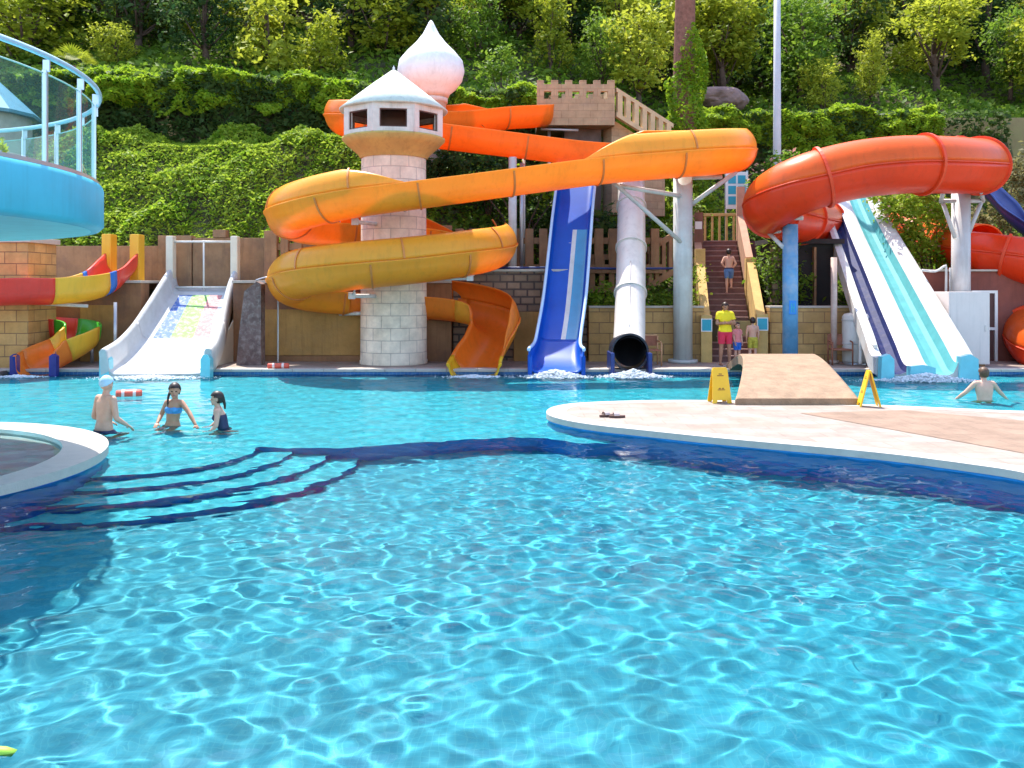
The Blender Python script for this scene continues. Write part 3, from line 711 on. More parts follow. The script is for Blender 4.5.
for i in list(range(iC+8, iF-4, step_))+list(range(iA+14, iB-6, step_)):
    ring_part('flange', FR[i], r0+.01, 124, 178, M_seam, fl, wid=.05, th=.03)
def bars(name, segs, m, root, r=.045, n=8):
    for a, c in segs:
        b = MB(); b.tube([a, c], r, n); b.build(name, m, root)
# tie arms between the tower and the flume
arms = [((355, 222, 23.8), (378, 224, 24.6)), ((352, 296, 24.0), (378, 296, 24.6)), ((470, 278, 24.3), (425, 279, 24.7)), ((404, 210, 24.2), (432, 198, 23.6)), ((340, 314, 25.8), (368, 313, 25.1))]
bars('tie_arm', [(P(*a), P(*c)) for a, c in arms], M_galv, fl, .055)
stays = [((352, 296, 24.0), (358, 283, 23.5)), ((470, 278, 24.3), (482, 268, 24.2)), ((340, 222, 23.8), (334, 206, 23.5)), ((355, 222, 23.8), (348, 208, 23.5))]
bars('stay', [(P(*a), P(*c)) for a, c in stays], M_galv, fl, .022, 6)
for a in ((352, 296, 24.0), (470, 278, 24.3), (355, 222, 23.8)):
    b = MB(); q = P(*a); b.box(q-Vector((.09, .06, .08)), q+Vector((.09, .06, .1)), bev=.01); b.build('bracket', M_galv, fl)

# -- steep blue body slide
bs = thing('blue_slide', 'steep blue open body slide with a white stripe and pale rims', 'water slide', (0, 0, 0))
M_bl = mat('fibreglass_blue', (.004, .085, .46), rough=.4, spec=.25, var=.14, scale=1.2, coat=.1, trans=.1)
M_bl2 = mat('stripe_pale_teal', (.03, .26, .45), rough=.25, var=.1, coat=.3)
M_wh = mat('fibreglass_white', (.68, .645, .59), rough=.38, var=.06, scale=1.2, coat=.1, stain=(.50, .45, .40), stain_amt=.4, stain_scale=1.5, streak=.35)
M_rim = mat('rim_pale_blue', (.45, .62, .82), rough=.3, var=.08)
bp = spline([(2.15, 29.5, 6.5), (2.09, 28.6, 5.62), (1.83, 27.2, 3.92), (1.52, 25.45, 1.75), (1.28, 24.3, .62), (1.17, 23.6, .22), (1.13, 22.95, .1)], .14)
BF = frames(bp)
def open_sec(w, h, th=.04, nb=12, rb=.18):
    """flat bed with rounded sides: inner line left to right, then outer back"""
    inn = [(-w/2, h)]+[(-w/2+rb-rb*math.cos(R(a)), rb-rb*math.sin(R(a))) for a in (0, 22, 45, 67, 90)]
    bed = [(-w/2+rb+(w-2*rb)*k/nb, 0) for k in range(1, nb)]
    inn = inn+bed+[(-x, y) for x, y in reversed(inn)]
    out = [(w/2+th, h), (w/2+th, 0.1), (w/2-.12, -th), (-w/2+.12, -th), (-w/2-th, .1), (-w/2-th, h)]
    return inn+out, len(inn)
n_bf = len(BF)
secs = []
for i in range(n_bf):
    t = i/(n_bf-1); k = sst(.82, .99, t)
    s_, ni = open_sec(1.12+.22*k, .36+.2*k); secs.append(s_)
iw = int(n_bf*.36)
mis = [0]*len(secs[0]); mis_top = list(mis)
for j in range(ni-1):
    if 9 <= j <= 10: mis[j] = 1
    elif 4 <= j <= 8: mis[j] = 2
for ml in (mis, mis_top):
    ml[ni-1] = 3; ml[-1] = 3
b = MB(); sweep(b, BF[:iw+1], secs[:iw+1], mis_top, caps=False); b.build('upper_chute', [M_bl, M_wh, M_bl2, M_rim], bs)
i2 = int(n_bf*.80)
b = MB(); sweep(b, BF[iw:i2+1], secs[iw:i2+1], mis, caps=False); b.build('striped_chute', [M_bl, M_wh, M_bl2, M_rim], bs)
b = MB(); sweep(b, BF[i2:], secs[i2:], mis_top); b.build('exit_chute', [M_bl, M_wh, M_bl2, M_rim], bs)
for s in (-1, 1):
    b = MB(); b.box((1.14+s*.68-.055, 22.93, -.3), (1.14+s*.68+.055, 23.5, .5), bev=.02); b.build('exit_cheek', M_bl, bs)
    rp = [f[0]+f[2]*s*(.60 if i < n_bf*.84 else .60+.1*sst(.84, 1, i/(n_bf-1)))+f[3]*(secs[i][0][1]+.015) for i, f in enumerate(BF)]
    b = MB(); b.tube(rp, .045, 8); b.build('rim', M_rim, bs)
bars('support_leg', [((1.75, 27.0, 1.2), (1.75, 27.0, 3.6)), ((2.05, 28.9, 2.5), (2.05, 28.9, 5.7))], M_steel, bs, .07)

# -- white tube slide
ts = thing('tube_slide', 'white enclosed tube slide with a black mouth at the pool', 'water slide', (0, 0, 0))
tp = spline([(3.9, 29.7, 6.65), (3.84, 29.0, 6.0), (3.70, 27.9, 4.85), (3.45, 26.1, 2.95), (3.22, 24.6, 1.4), (3.09, 23.75, .74), (3.05, 23.3, .58)], .14); TF = frames(tp); nt_ = len(TF)
r1 = .42
tube_sec = arc(r1, 0, 360, 32)[:-1]; tube_in = list(reversed(arc(r1-.03, 0, 360, 32)[:-1]))
b = MB(); sweep(b, TF[:-1], tube_sec, caps=False); b.build('tube', M_wh, ts)
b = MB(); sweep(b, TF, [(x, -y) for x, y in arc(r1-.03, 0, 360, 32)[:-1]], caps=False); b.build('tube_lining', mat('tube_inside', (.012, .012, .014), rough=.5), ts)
for i in range(6, nt_-8, 13): ring_part('flange', TF[i], r1, 0, 360, M_wh, ts, wid=.07, th=.045, n=32)
M_blk = mat('black_collar', (.015, .017, .03), rough=.4, var=.2)
b = MB(); secs = arc(.49, 0, 360, 32)[:-1]
q = TF[-1]; fr2 = [(q[0]+Vector((0, -.05+.62*k, 0)), Vector((0, -1, 0)), Vector((-1, 0, 0)), Vector((0, 0, 1))) for k in (1, 0)]
sweep(b, fr2, secs, caps=False)
sweep(b, [fr2[1], fr2[0]], arc(.44, 0, 360, 32)[:-1], caps=False)
A_ = [tuple(fr2[1][0]+fr2[1][2]*x+fr2[1][3]*y) for x, y in arc(.49, 0, 360, 32)[:-1]]; B_ = [tuple(fr2[1][0]+fr2[1][2]*x+fr2[1][3]*y) for x, y in arc(.44, 0, 360, 32)[:-1]]
b.add(A_+B_, [(k, (k+1) % 32, 32+(k+1) % 32, 32+k) for k in range(32)], True)
b.build('mouth_collar', M_blk, ts)
M_nav = mat('navy_gelcoat', (.015, .035, .16), rough=.35, var=.15)
for s in (-1, 1):
    b = MB(); b.box((3.05+s*.48-.05, 22.95, -.3), (3.05+s*.48+.05, 23.9, .58), bev=.02); b.build('exit_cheek', M_nav, ts)
b = MB(); b.box((2.62, 22.95, -.2), (3.48, 23.3, .07)); b.build('exit_tray', M_bl, ts)
b = MB(); b.tube([f[0]+f[3]*(r1+.012) for f in TF[int(nt_*.62):-5]], .012, 6); b.build('seam_line', M_steel, ts)

# -- wide striped slide at the right
rs = thing('striped_slide', 'wide white straight slide with navy and teal lanes', 'water slide', (0, 0, 0))
M_navl = mat('lane_navy', (.010, .018, .09), rough=.6, spec=.15, var=.25, scale=6, stain=(.06, .055, .11), stain_amt=.6, stain_scale=5)
M_teal_l = mat('lane_teal', (.09, .33, .34), rough=.6, spec=.15, var=.12)
M_wh2 = mat('worn_white_gelcoat', (.58, .57, .55), rough=.6, spec=.15, var=.08, scale=2.5, stain=(.40, .32, .26), stain_amt=.65, stain_scale=1.6)
rp = spline([(11.75, 32.2, 6.2), (11.42, 31.0, 5.35), (11.15, 29.0, 3.95), (10.88, 26.8, 2.55), (10.6, 24.8, 1.35), (10.4, 23.4, .55), (10.25, 22.6, .16), (10.2, 22.15, .1)], .2); RF = frames(rp)
W2 = 1.16
def lane_sec():
    s = [(-W2, .0), (-W2, .42), (-W2+.12, .45), (-W2+.24, .42), (-W2+.28, .1), (-W2+.42, .01), (-.62, 0), (-.46, .06), (-.40, .2), (-.30, .24), (.0, .24), (.10, .2), (.16, .06), (.32, 0), (.50, 0), (.62, .06), (.72, .3), (.80, .42), (W2-.06, .45), (W2, .42), (W2, 0), (W2-.1, -.08), (-W2+.1, -.08)]
    m_ = [0, 0, 0, 0, 1, 1, 1, 1, 0, 0, 0, 0, 2, 2, 2, 2, 0, 0, 0, 0, 0, 0, 0]
    return [(-x, y) for x, y in s], m_
ls, lm = lane_sec()
ls = [(-x, y) for x, y in ls]
lf = [(p, t, s, u) for p, t, s, u in RF]
# heading towards the viewer the local right is the viewer's left, so mirror the section
ls = [(-x, y) for x, y in ls]
ls = [[(x*(.80+.24*sst(0, 1, i/(len(RF)-1))), y) for x, y in ls] for i in range(len(RF))]
b = MB(); sweep(b, lf, ls, lm, smooth=False); ch = b.build('lanes', [M_wh2, M_navl, M_teal_l], rs)
pe = rp[-1]
for u0, u1, h in ((-1.2, -.86, .62), (-.5, .15, .36), (.72, 1.2, .62)):
    b = MB(); b.prism([(u0, -.3), (u1, -.3), (u1, h*.8), ((u0+u1)/2+.05, h), (u0+.04, h*.9)], 0, .22, M=Matrix.Translation((pe.x, 22.2, 0)) @ Matrix.Rotation(R(90), 4, 'X')); b.build('end_cap', mat('cap_teal', (.16, .55, .62), rough=.3, var=.1, coat=.3), rs)
b = MB(); sp = [(p-s*1.17*-1, t, s, u) for p, t, s, u in RF]
bars('support_leg', [((11.3-.3, 27.3, .3), (11.3-.3, 27.3, 2.6)), ((11.4, 30.6, 1.5), (11.4, 30.6, 4.9))], M_galv, rs, .08)
b = MB(); b.tube(spline([(9.25, 22.9, .75), (9.3, 23.6, 1.0), (9.38, 24.0, 1.22), (9.35, 24.1, .9), (9.33, 24.1, .2)], .08), .05, 10); b.build('hand_rail', M_wh, rs)

# -- wide white family slide at the left
ws = thing('family_slide', 'wide white wavy slide with blue, green and pink patches on its bed', 'water slide', (0, 0, 0))
M_whb = mat('slide_bed_white', (.50, .50, .50), rough=.6, spec=.15, var=.08, scale=3, stain=(.40, .39, .37), stain_amt=.5, stain_scale=2)
M_pb = mat('worn_patch_blue', (.07, .15, .42), rough=.6, spec=.15, var=.2, scale=5, stain=(.52, .52, .52), stain_amt=.8, stain_scale=9)
M_pg = mat('worn_patch_green', (.20, .42, .09), rough=.6, spec=.15, var=.2, scale=5, stain=(.52, .52, .5), stain_amt=.8, stain_scale=9)
M_pp = mat('worn_patch_pink', (.52, .2, .2), rough=.6, spec=.15, var=.2, scale=5, stain=(.54, .52, .5), stain_amt=.8, stain_scale=9)
wp = spline([(-9.42, 27.75, 2.24), (-9.40, 27.3, 2.08), (-9.35, 26.6, 1.72), (-9.27, 25.7, 1.22), (-9.18, 24.8, .72), (-9.09, 23.8, .30), (-8.98, 22.75, .06)], .12); WF = frames(wp); nw = len(WF)
def wide_sec(w, h):
    th = .17
    L = [(-w/2-th, 0), (-w/2-th, h-.06), (-w/2-th+.05, h), (-w/2-.04, h), (-w/2, h-.07), (-w/2+.04, .10), (-w/2+.14, .01)]
    bed = [(-w/2+.14+(w-.28)*k/12, 0) for k in range(1, 12)]
    return L+bed+[(-x, y) for x, y in reversed(L)]+[(w/2, -.1), (-w/2, -.1)]
secs = []
for i in range(nw):
    t = i/(nw-1); secs.append(wide_sec(1.80+.58*sst(.05, 1, t), .66-.10*math.sin(PI*t)))
i0, i1 = int(nw*.13), int(nw*.56)
ns = len(secs[0]); base = [0]*ns; pat = list(base)
for j in range(6, 18): pat[j] = 0 if j in (6, 17) else (3 if j < 10 else 2 if j < 14 else 1)     # local right is the viewer's left
for name, a, c, ml in (('upper_bed', 0, i0, base), ('patched_bed', i0, i1, pat), ('lower_bed', i1, nw-1, base)):
    b = MB(); sweep(b, WF[a:c+1], secs[a:c+1], ml, caps=(name != 'patched_bed')); b.build(name, [M_whb, M_pb, M_pg, M_pp], ws)
M_capb = mat('cap_teal', (.16, .55, .62))
for s in (-1, 1):
    b = MB(); b.prism([(-.12, -.3), (.12, -.3), (.12, .44), (.05, .56), (-.05, .56), (-.12, .44)], 0, .26, M=Matrix.Translation((-8.98+s*1.27, 22.87, 0)) @ Matrix.Rotation(R(90), 4, 'X')); b.build('end_cap', M_capb, ws)
    b = MB(); b.box((-9.42+s*.98-.11, 27.3, 1.9), (-9.42+s*.98+.11, 27.6, 3.82), bev=.03); b.build('head_post', mat('cream_gelcoat', (.72, .64, .50), rough=.4, var=.08), ws)
    b = MB(); b.prism([(22.9, .05), (27.4, .05), (27.4, 2.0), (26.6, 1.65), (25.7, 1.12), (24.8, .62), (22.9, .08)], 0, .03, M=Matrix.Translation((-9.2+s*(1.12), 0, 0)) @ Matrix(((0, 0, 1, 0), (1, 0, 0, 0), (0, 1, 0, 0), (0, 0, 0, 1)))); b.build('skirt', mat('cream_gelcoat', (.72, .64, .50)), ws)
gr = thing('safety_rail', 'white tube safety rail across the top of the wide white slide', 'rail', (-9.42, 27.45, 2.1))
for z in (.16, 1.55):
    b = MB(); b.tube([(-.9, 0, z), (.9, 0, z)], .035, 8); b.build('rail', M_wh, gr)
for x in (-.9, .02, .9):
    b = MB(); b.tube([(x, 0, 0), (x, 0, 1.6)], .03, 8); b.build('post', M_wh, gr)

# -- coloured kiddie slide at the far left
ks = thing('kiddie_slide', 'small open kiddie slide of red, yellow, blue and green sections', 'water slide', (0, 0, 0))
cols = {'red': (.78, .06, .04), 'yellow': (.86, .48, .04), 'blue': (.03, .18, .62), 'orange': (.86, .22, .03), 'green': (.06, .45, .03), 'purple': (.20, .10, .55), 'navy': (.02, .03, .22), 'crimson': (.68, .05, .05)}
KM = {k: glaze('kiddie_'+k, v, .12) for k, v in cols.items()}
kp = spline(PX([(122, 262, 26.8), (116, 268, 26.2), (104, 279, 25.3), (84, 285, 24.6), (50, 288, 24.0), (15, 288, 23.4), (-35, 291, 23.1), (-85, 296, 23.6), (-100, 304, 24.6), (-70, 312, 25.4), (-20, 319, 25.6), (40, 326, 25.55), (72, 329, 25.35), (83, 334, 24.9), (73, 342, 24.3), (52, 353, 23.8), (38, 362, 23.3), (34, 366, 22.95)]), .12)
KF = frames(kp); nk = len(KF); ksec, kmi = half_section(.45, .03, .03); ksec = [(x, y+.26 if y > -.04 else y) for x, y in ksec]
cuts = [(122, 'red'), (103, 'blue'), (97, 'yellow'), (47, 'red'), (-100, 'crimson'), (45, 'red'), (66, 'green'), (82, 'yellow'), (60, 'orange'), (40, 'navy')]
idx = [0]
lo = 0
for (px, _), Yh in zip(cuts[1:], (25.25, 24.95, 24.0, 24.6, 25.5, 25.38, 24.7, 24.0, 23.35)):
    rngi = range(lo+2, nk); k = min(rngi, key=lambda i: abs(kp[i].x*900/kp[i].y+512-px)+40*abs(kp[i].y-Yh)); idx.append(k); lo = k
idx.append(nk-1)
for (px, c), a, e in zip(cuts, idx[:-1], idx[1:]):
    b = MB(); inn = {'yellow': 'yellow', 'navy': 'orange'}.get(c, c)
    sweep(b, KF[a:e+1], ksec, kmi); b.build('chute', [KM[c], KM[inn]], ks)
for px, Y in ((106, 26.8), (134, 26.9)):
    q = P(px, 252, Y); b = MB(); b.box((q.x-.14, Y, 1.9), (q.x+.14, Y+.45, 3.85), bev=.03); b.build('gate_post', KM['yellow'], ks)
for s in (-1, 1):
    q = kp[-1]; b = MB(); b.prism([(-.09, -.35), (.09, -.35), (.09, .2), (0, .26), (-.09, .2)], 0, .16, M=Matrix.Translation((q.x+s*.5, 23.05, .3)) @ Matrix.Rotation(R(90), 4, 'X')); b.build('exit_cheek', KM['navy'], ks)
bars('support_leg', [((-13.0+2.2, 24.5, .1), (-13.0+2.2, 24.5, 1.85)), ((-11.9, 25.5, .1), (-11.9, 25.5, .75))], M_steel, ks, .05)
bars('cross_beam', [(P(30, 303, 24.2), P(88, 306, 24.6))], M_galv, ks, .05)

# -- red enclosed tube flume at the right
M_red = glaze('fibreglass_red', (.90, .065, .012), .28)
M_redlit = glaze('fibreglass_red_sunlit', (.90, .14, .016), .28)  # sunlight on the tube's top half painted in as lighter orange
M_rseam = mat('flange_red', (.72, .06, .014), rough=.45, var=.15)
rt = thing('red_tube_flume', 'large red enclosed tube flume coiling over the right side of the pool', 'water slide', (0, 0, 0))
tpath = PX([(915, 166, 28.4), (955, 163, 27.8), (979, 164, 26.6), (977, 166, 25.0), (945, 165, 24.0), (900, 165, 23.6), (850, 171, 23.6), (803, 184, 23.8), (774, 200, 24.6), (774, 211, 25.9), (797, 218, 27.6), (826, 224, 30.6), (870, 231, 32.6), (925, 239, 31.6), (962, 246, 28.6), (995, 251, 26.8), (1040, 262, 26.2), (1085, 278, 26.4), (1120, 296, 27.4), (1110, 308, 28.6), (1072, 316, 28.6), (1040, 322, 27.6), (1031, 330, 26.4), (1040, 344, 25.2), (1064, 356, 24.2)])
tpp = spline(tpath, .16); TR = frames(tpp); ntr = len(TR); rr1 = .76
iop0 = min(range(ntr), key=lambda i: (tpp[i]-P(968, 242, 27.2)).length); iop1 = min(range(ntr), key=lambda i: (tpp[i]-P(1085, 278, 26.4)).length)
up = arc(rr1, 0, 180, 20); dn = arc(rr1, 180, 360, 20)
def shell(i0, i1, a0, a1, name, m, n=20, th=.04):
    b = MB(); o_ = arc(rr1, a0, a1, n); in_ = arc(rr1-th, a1, a0, n); sweep(b, TR[i0:i1+1], o_+in_); return b.build(name, m, rt)
shell(0, ntr-1, 180.2, 359.8, 'lower_shell', M_red)
shell(0, iop0, .2, 179.8, 'upper_shell', M_redlit)
shell(iop1, ntr-1, .2, 179.8, 'upper_shell', M_redlit)
shell(iop0, iop1, .2, 45, 'side_shell', M_red, 8); shell(iop0, iop1, 150, 179.8, 'side_shell', M_red, 6)
for i in range(8, ntr-3, 17):
    if iop0 < i < iop1: ring_part('flange', TR[i], rr1, 150, 405, M_rseam, rt, wid=.08, th=.07, n=30)
    else: ring_part('flange', TR[i], rr1, 0, 360, M_rseam, rt, wid=.08, th=.07, n=36)
for s in (1, -1):
    b = MB(); b.tube([f[0]+f[2]*s*(rr1+.006) for f in TR], .022, 6); b.build('seam', M_rseam, rt)
# dark blue chute end at the far right
bc = thing('dark_blue_chute', 'dark blue open chute dropping behind the red tube at right', 'water slide', (0, 0, 0))
cp = spline([P(985, 180, 31), P(1002, 196, 30.4), P(1020, 215, 29.8), P(1050, 240, 29.2)], .14); b = MB(); s_, m_ = half_section(.42); sweep(b, frames(cp), s_, m_); b.build('chute', [M_nav, M_nav], bc)
bars('support_leg', [((18.0, 29.6, 1.3), (18.0, 29.6, 3.6))], M_steel, bc, .06)

# ------------------------------------------------------------------ columns that carry the flumes
def column(name, label, x, y, z0, z1, r, m, base=True):
    o = thing(name, label, 'column', (x, y, z0)); b = MB(); b.cyl((0, 0, 0), r, z1-z0, 28); b.build('shaft', m, o)
    if base: b = MB(); b.cyl((0, 0, .001), r*1.55, .09, 28); b.build('base_plate', m, o)
    return o
M_colg = mat('column_grey_green', (.50, .53, .50), rough=.5, var=.14, scale=1.5, stain=(.44, .36, .30), stain_amt=.5, stain_scale=.9, streak=.4)
co = column('support_column', 'tall grey support column right of the white tube slide', 4.86, 25.6, .12, 5.75, .27, M_colg)
def cbars(root, segs, m, r=.05):
    inv = Matrix.Translation(-root.location)
    for a, c in segs:
        b = MB(); b.tube([inv @ P(*a), inv @ P(*c)], r, 8); b.build('brace', m, root)
cbars(co, [((681, 242, 25.4), (611, 180, 24.6)), ((681, 196, 25.4), (620, 186, 24.7)), ((681, 212, 25.6), (736, 172, 25.6)), ((681, 178, 25.6), (722, 177, 25.6))], M_colg, .065)
b = MB(); q = P(611, 180, 24.6)-co.location; b.box(q-Vector((.14, .05, .03)), q+Vector((.14, .05, .05))); b.box(q+Vector((-.03, -.03, .05)), q+Vector((.03, .03, .35))); b.build('bracket', M_galv, co)
M_cblue = mat('column_worn_blue', (.10, .30, .52), rough=.55, var=.25, scale=1.5, stain=(.42, .46, .50), stain_amt=.75, stain_scale=1.1)
cb_ = column('support_column', 'blue painted support column with worn pale patches behind the arched bridge', 7.62, 24.65, .12, 3.98, .205, M_cblue)
cbars(cb_, [((783, 247, 24.6), (768, 232, 25.4)), ((768, 232, 25.4), (780, 231, 25.0)), ((775, 218, 24.9), (803, 218, 24.5))], M_galv, .06)
b = MB(); b.box((-.10, -.222, 1.40), (.10, -.207, 1.78), bev=.006); sgn = b.build('sign_plate', mat('sign_blue', (.02, .22, .62), rough=.4), cb_)
b = MB(); b.box((-.045, -.229, 1.46), (-.02, -.2225, 1.70)); b.box((.02, -.229, 1.46), (.045, -.2225, 1.70)); b.box((-.045, -.2295, 1.57), (.045, -.2228, 1.60)); b.build('mark', M_teal, sgn)
M_cg2 = mat('column_pale_grey', (.50, .49, .48), rough=.45, var=.1, scale=1.5, stain=(.42, .34, .3), stain_amt=.4, streak=.5)
cg = column('support_column', 'grey support column rising behind the white cabinet to the red tube', 12.77, 25.6, .12, 5.05, .25, M_cg2)
cbars(cg, [((940, 201, 25.5), (984, 201, 25.5)), ((943, 203, 25.5), (955, 238, 25.5)), ((981, 203, 25.5), (968, 235, 25.5)), ((941, 201, 25.5), (944, 190, 24.9)), ((983, 201, 25.5), (981, 191, 25.2))], M_cg2, .06)
b = MB(); b.tube(spline([(.24, 0, 1.95), (.45, -.02, 1.8), (.5, -.02, 1.45), (.5, -.02, .9)], .06), .06, 10); b.build('drain_pipe', M_galv, cg)
column('support_post', 'white support post behind the right bend of the yellow flume', .02, 27.6, 2.7, 6.25, .125, M_galv)
column('support_post', 'thin grey support post just right of the white support post', .30, 27.85, 2.7, 6.1, .06, M_steel)
column('support_post', 'rusty pale post beside the red brown chair under the red tube', 9.05, 25.3, .12, 3.1, .085, mat('rusty_pale_paint', (.55, .42, .36), rough=.6, var=.2, scale=3, stain=(.35, .18, .12), stain_amt=.5, stain_scale=2))
o = column('support_post', 'pale post carrying the upper orange run above the white tube', .37, 28.3, 3.0, 6.55, .05, M_galv, False)
lp = thing('lamp_pole', 'tall slender grey lamp pole rising beside the forest', 'lamp pole', (9.75, 33.1, 3.0))
b = MB(); b.tube([(0, 0, 0), (0, 0, 5), (0, 0, 12.2)], [.15, .14, .11], 20); b.build('pole', mat('pole_grey', (.50, .48, .50), rough=.45, var=.08), lp)
b = MB(); b.tube(spline([(0, 0, 12.1), (0, -.25, 12.5), (0, -.9, 12.65)], .1), .05, 10); b.build('arm', M_steel, lp)
b = MB(); b.box((-.18, -1.5, 12.56), (.18, -.85, 12.7), bev=.04); b.build('lamp_head', M_galv, lp)
# ------------------------------------------------------------------ vegetation
def leaf_mat(name, c1, c2, c3, trans=.52, scale=.9):
    m = bpy.data.materials.new(name); m.use_nodes = True; nt = m.node_tree; b = nt.nodes['Principled BSDF']
    b.inputs['Roughness'].default_value = .55; b.inputs['Specular IOR Level'].default_value = .25
    tc = nt.nodes.new('ShaderNodeTexCoord'); nz = nt.nodes.new('ShaderNodeTexNoise'); nz.inputs['Scale'].default_value = scale; nz.inputs['Detail'].default_value = 3
    nt.links.new(tc.outputs['Object'], nz.inputs['Vector'])
    wn = nt.nodes.new('ShaderNodeNewGeometry'); oi = nt.nodes.new('ShaderNodeObjectInfo')
    ad = nt.nodes.new('ShaderNodeMath'); ad.operation = 'MULTIPLY_ADD'; ad.inputs[1].default_value = .45
    nt.links.new(wn.outputs['Random Per Island'], ad.inputs[0]); nt.links.new(nz.outputs['Fac'], ad.inputs[2])
    a2 = nt.nodes.new('ShaderNodeMath'); a2.operation = 'MULTIPLY_ADD'; a2.inputs[1].default_value = .35
    nt.links.new(oi.outputs['Random'], a2.inputs[0]); nt.links.new(ad.outputs[0], a2.inputs[2])
    cr = nt.nodes.new('ShaderNodeValToRGB'); e = cr.color_ramp.elements
    e[0].position = .42; e[0].color = (*c1, 1); e[1].position = 1.0; e[1].color = (*c3, 1); k = e.new(.72); k.color = (*c2, 1)
    nt.links.new(a2.outputs[0], cr.inputs['Fac']); nt.links.new(cr.outputs['Color'], b.inputs['Base Color'])
    tr = nt.nodes.new('ShaderNodeBsdfTranslucent'); ms = nt.nodes.new('ShaderNodeMixShader'); ms.inputs[0].default_value = trans
    nt.links.new(cr.outputs['Color'], tr.inputs['Color']); nt.links.new(b.outputs[0], ms.inputs[1]); nt.links.new(tr.outputs[0], ms.inputs[2])
    nt.links.new(ms.outputs[0], nt.nodes['Material Output'].inputs['Surface'])
    return m
L_pine = leaf_mat('leaf_yellow_green', (.15, .20, .014), (.29, .34, .022), (.42, .45, .045))
L_mid = leaf_mat('leaf_mid_green', (.05, .12, .012), (.11, .21, .018), (.19, .29, .03))
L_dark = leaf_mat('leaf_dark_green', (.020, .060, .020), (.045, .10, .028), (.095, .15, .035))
L_ivy = leaf_mat('leaf_ivy', (.09, .20, .008), (.19, .34, .014), (.31, .42, .028), scale=1.5)
L_bank = leaf_mat('leaf_bank', (.09, .21, .012), (.20, .34, .020), (.35, .45, .045), scale=.8)
L_pink = leaf_mat('leaf_pink_blossom', (.40, .10, .08), (.5, .2, .16), (.6, .35, .28))
L_dry = leaf_mat('leaf_dry', (.10, .09, .03), (.17, .15, .05), (.22, .2, .08))
M_bark = mat('bark', (.10, .065, .05), rough=1, spec=.1, var=.35, scale=6, bump=.6, bscale=18)
M_bark2 = mat('red_brown_bark', (.24, .11, .08), rough=1, spec=.1, var=.3, scale=7, bump=.6, bscale=18)

def leaves(pts, size, upb=.5, asp=.55, g=rng):
    """one diamond leaf per point, random facing with an upward bias"""
    n = len(pts); nrm = g.normal(size=(n, 3)); nrm[:, 2] = np.abs(nrm[:, 2])+upb; nrm /= np.linalg.norm(nrm, axis=1)[:, None]
    a = np.cross(nrm, g.normal(size=(n, 3))); a /= np.linalg.norm(a, axis=1)[:, None]; c = np.cross(nrm, a)
    s = (size*(.45+1.15*g.random(n)**1.6))[:, None]
    v = np.stack([pts-a*s*.5, pts+c*s*asp*.5+nrm*s*.06, pts+a*s*.5, pts-c*s*asp*.5+nrm*s*.06], 1).reshape(-1, 3)
    return v, np.arange(n*4).reshape(-1, 4)
def lobe_points(lobes, n, g=rng, shell=.55, clump=0, cr=.25, flat=1.0):
    vol = np.array([l[1][0]*l[1][1]*l[1][2] for l in lobes])**.75; k = g.choice(len(lobes), n, p=vol/vol.sum())
    d = g.normal(size=(n, 3)); d /= np.linalg.norm(d, axis=1)[:, None]
    r = (shell+(1-shell)*g.random(n)**.6)[:, None]
    C_ = np.array([l[0] for l in lobes])[k]; S_ = np.array([l[1] for l in lobes])[k]
    p = C_+d*r*S_
    if clump:
        cen = p[:clump]; idx_ = g.integers(0, clump, n); p = cen[idx_]+g.normal(size=(n, 3))*cr*np.array([1, 1, flat])*(.5+g.random(clump)[idx_])[:, None]
    return p
def make_tree(name, label, cat, lobes, n, size, lm, trunk_h, trunk_r, bark=M_bark, seed=1, clump=160, cr=.26, group=None, lean=0.0):
    g = np.random.default_rng(seed); root = thing(name, label, cat, group=group)
    pts = lobe_points(lobes, n, g, clump=clump, cr=cr, flat=.75); v, q = leaves(pts, size, g=g)
    np_mesh('crown', v, q, lm, parent=root)
    b = MB(); top = max(l[0][2] for l in lobes)
    tp_ = [Vector((lean*z/trunk_h+.08*math.sin(z*1.3+seed), .08*math.cos(z*1.1+seed), z)) for z in np.linspace(-.6, trunk_h, 9)]
    b.tube(tp_, [trunk_r*(1-.72*i/8) for i in range(9)], 9)
    for c, s in lobes[:9]:
        st_ = tp_[min(8, max(2, int(8*(c[2]*.62)/trunk_h)))]; e_ = Vector(c); mid = st_.lerp(e_, .55)+Vector((0, 0, -.12))
        b.tube([st_, mid, e_], [trunk_r*.38, trunk_r*.26, .02], 6)
    b.build('trunk', bark, root); return root
def rl(g, n, r, h0, h1, s0, s1, squash=.7, cone=False):
    L = []
    for i in range(n):
        t = (i+.5)/n; a = i*2.4+g.random()*1.2; z = h0+(h1-h0)*t
        rad = r*(1-.85*t) if cone else r*math.sqrt(max(.05, 1-(2*t-1)**2))
        rr_ = rad*(.35+.65*g.random()); s = s0+(s1-s0)*g.random(); s *= (1-.55*t) if cone else 1
        L.append(((rr_*math.cos(a), rr_*math.sin(a), z), (s, s, s*squash)))
    return L
g0 = np.random.default_rng(5)
PR = []   # prototypes on the hill: (kind, root, height)
def proto(kind, *a, **k):
    o = make_tree(*a, **k); PR.append([kind, o, False]); return o
GP = 'trees of the wooded hillside'
for i in range(4):
    proto('pine', 'pine_tree', 'yellow green loose crowned pine on the wooded hillside', 'tree', rl(np.random.default_rng(20+i), 11, 1.9, 2.0, 6.3, .7, 1.25), 3000, .30, L_pine, 5.6, .2, seed=30+i, group=GP, clump=120, cr=.30)
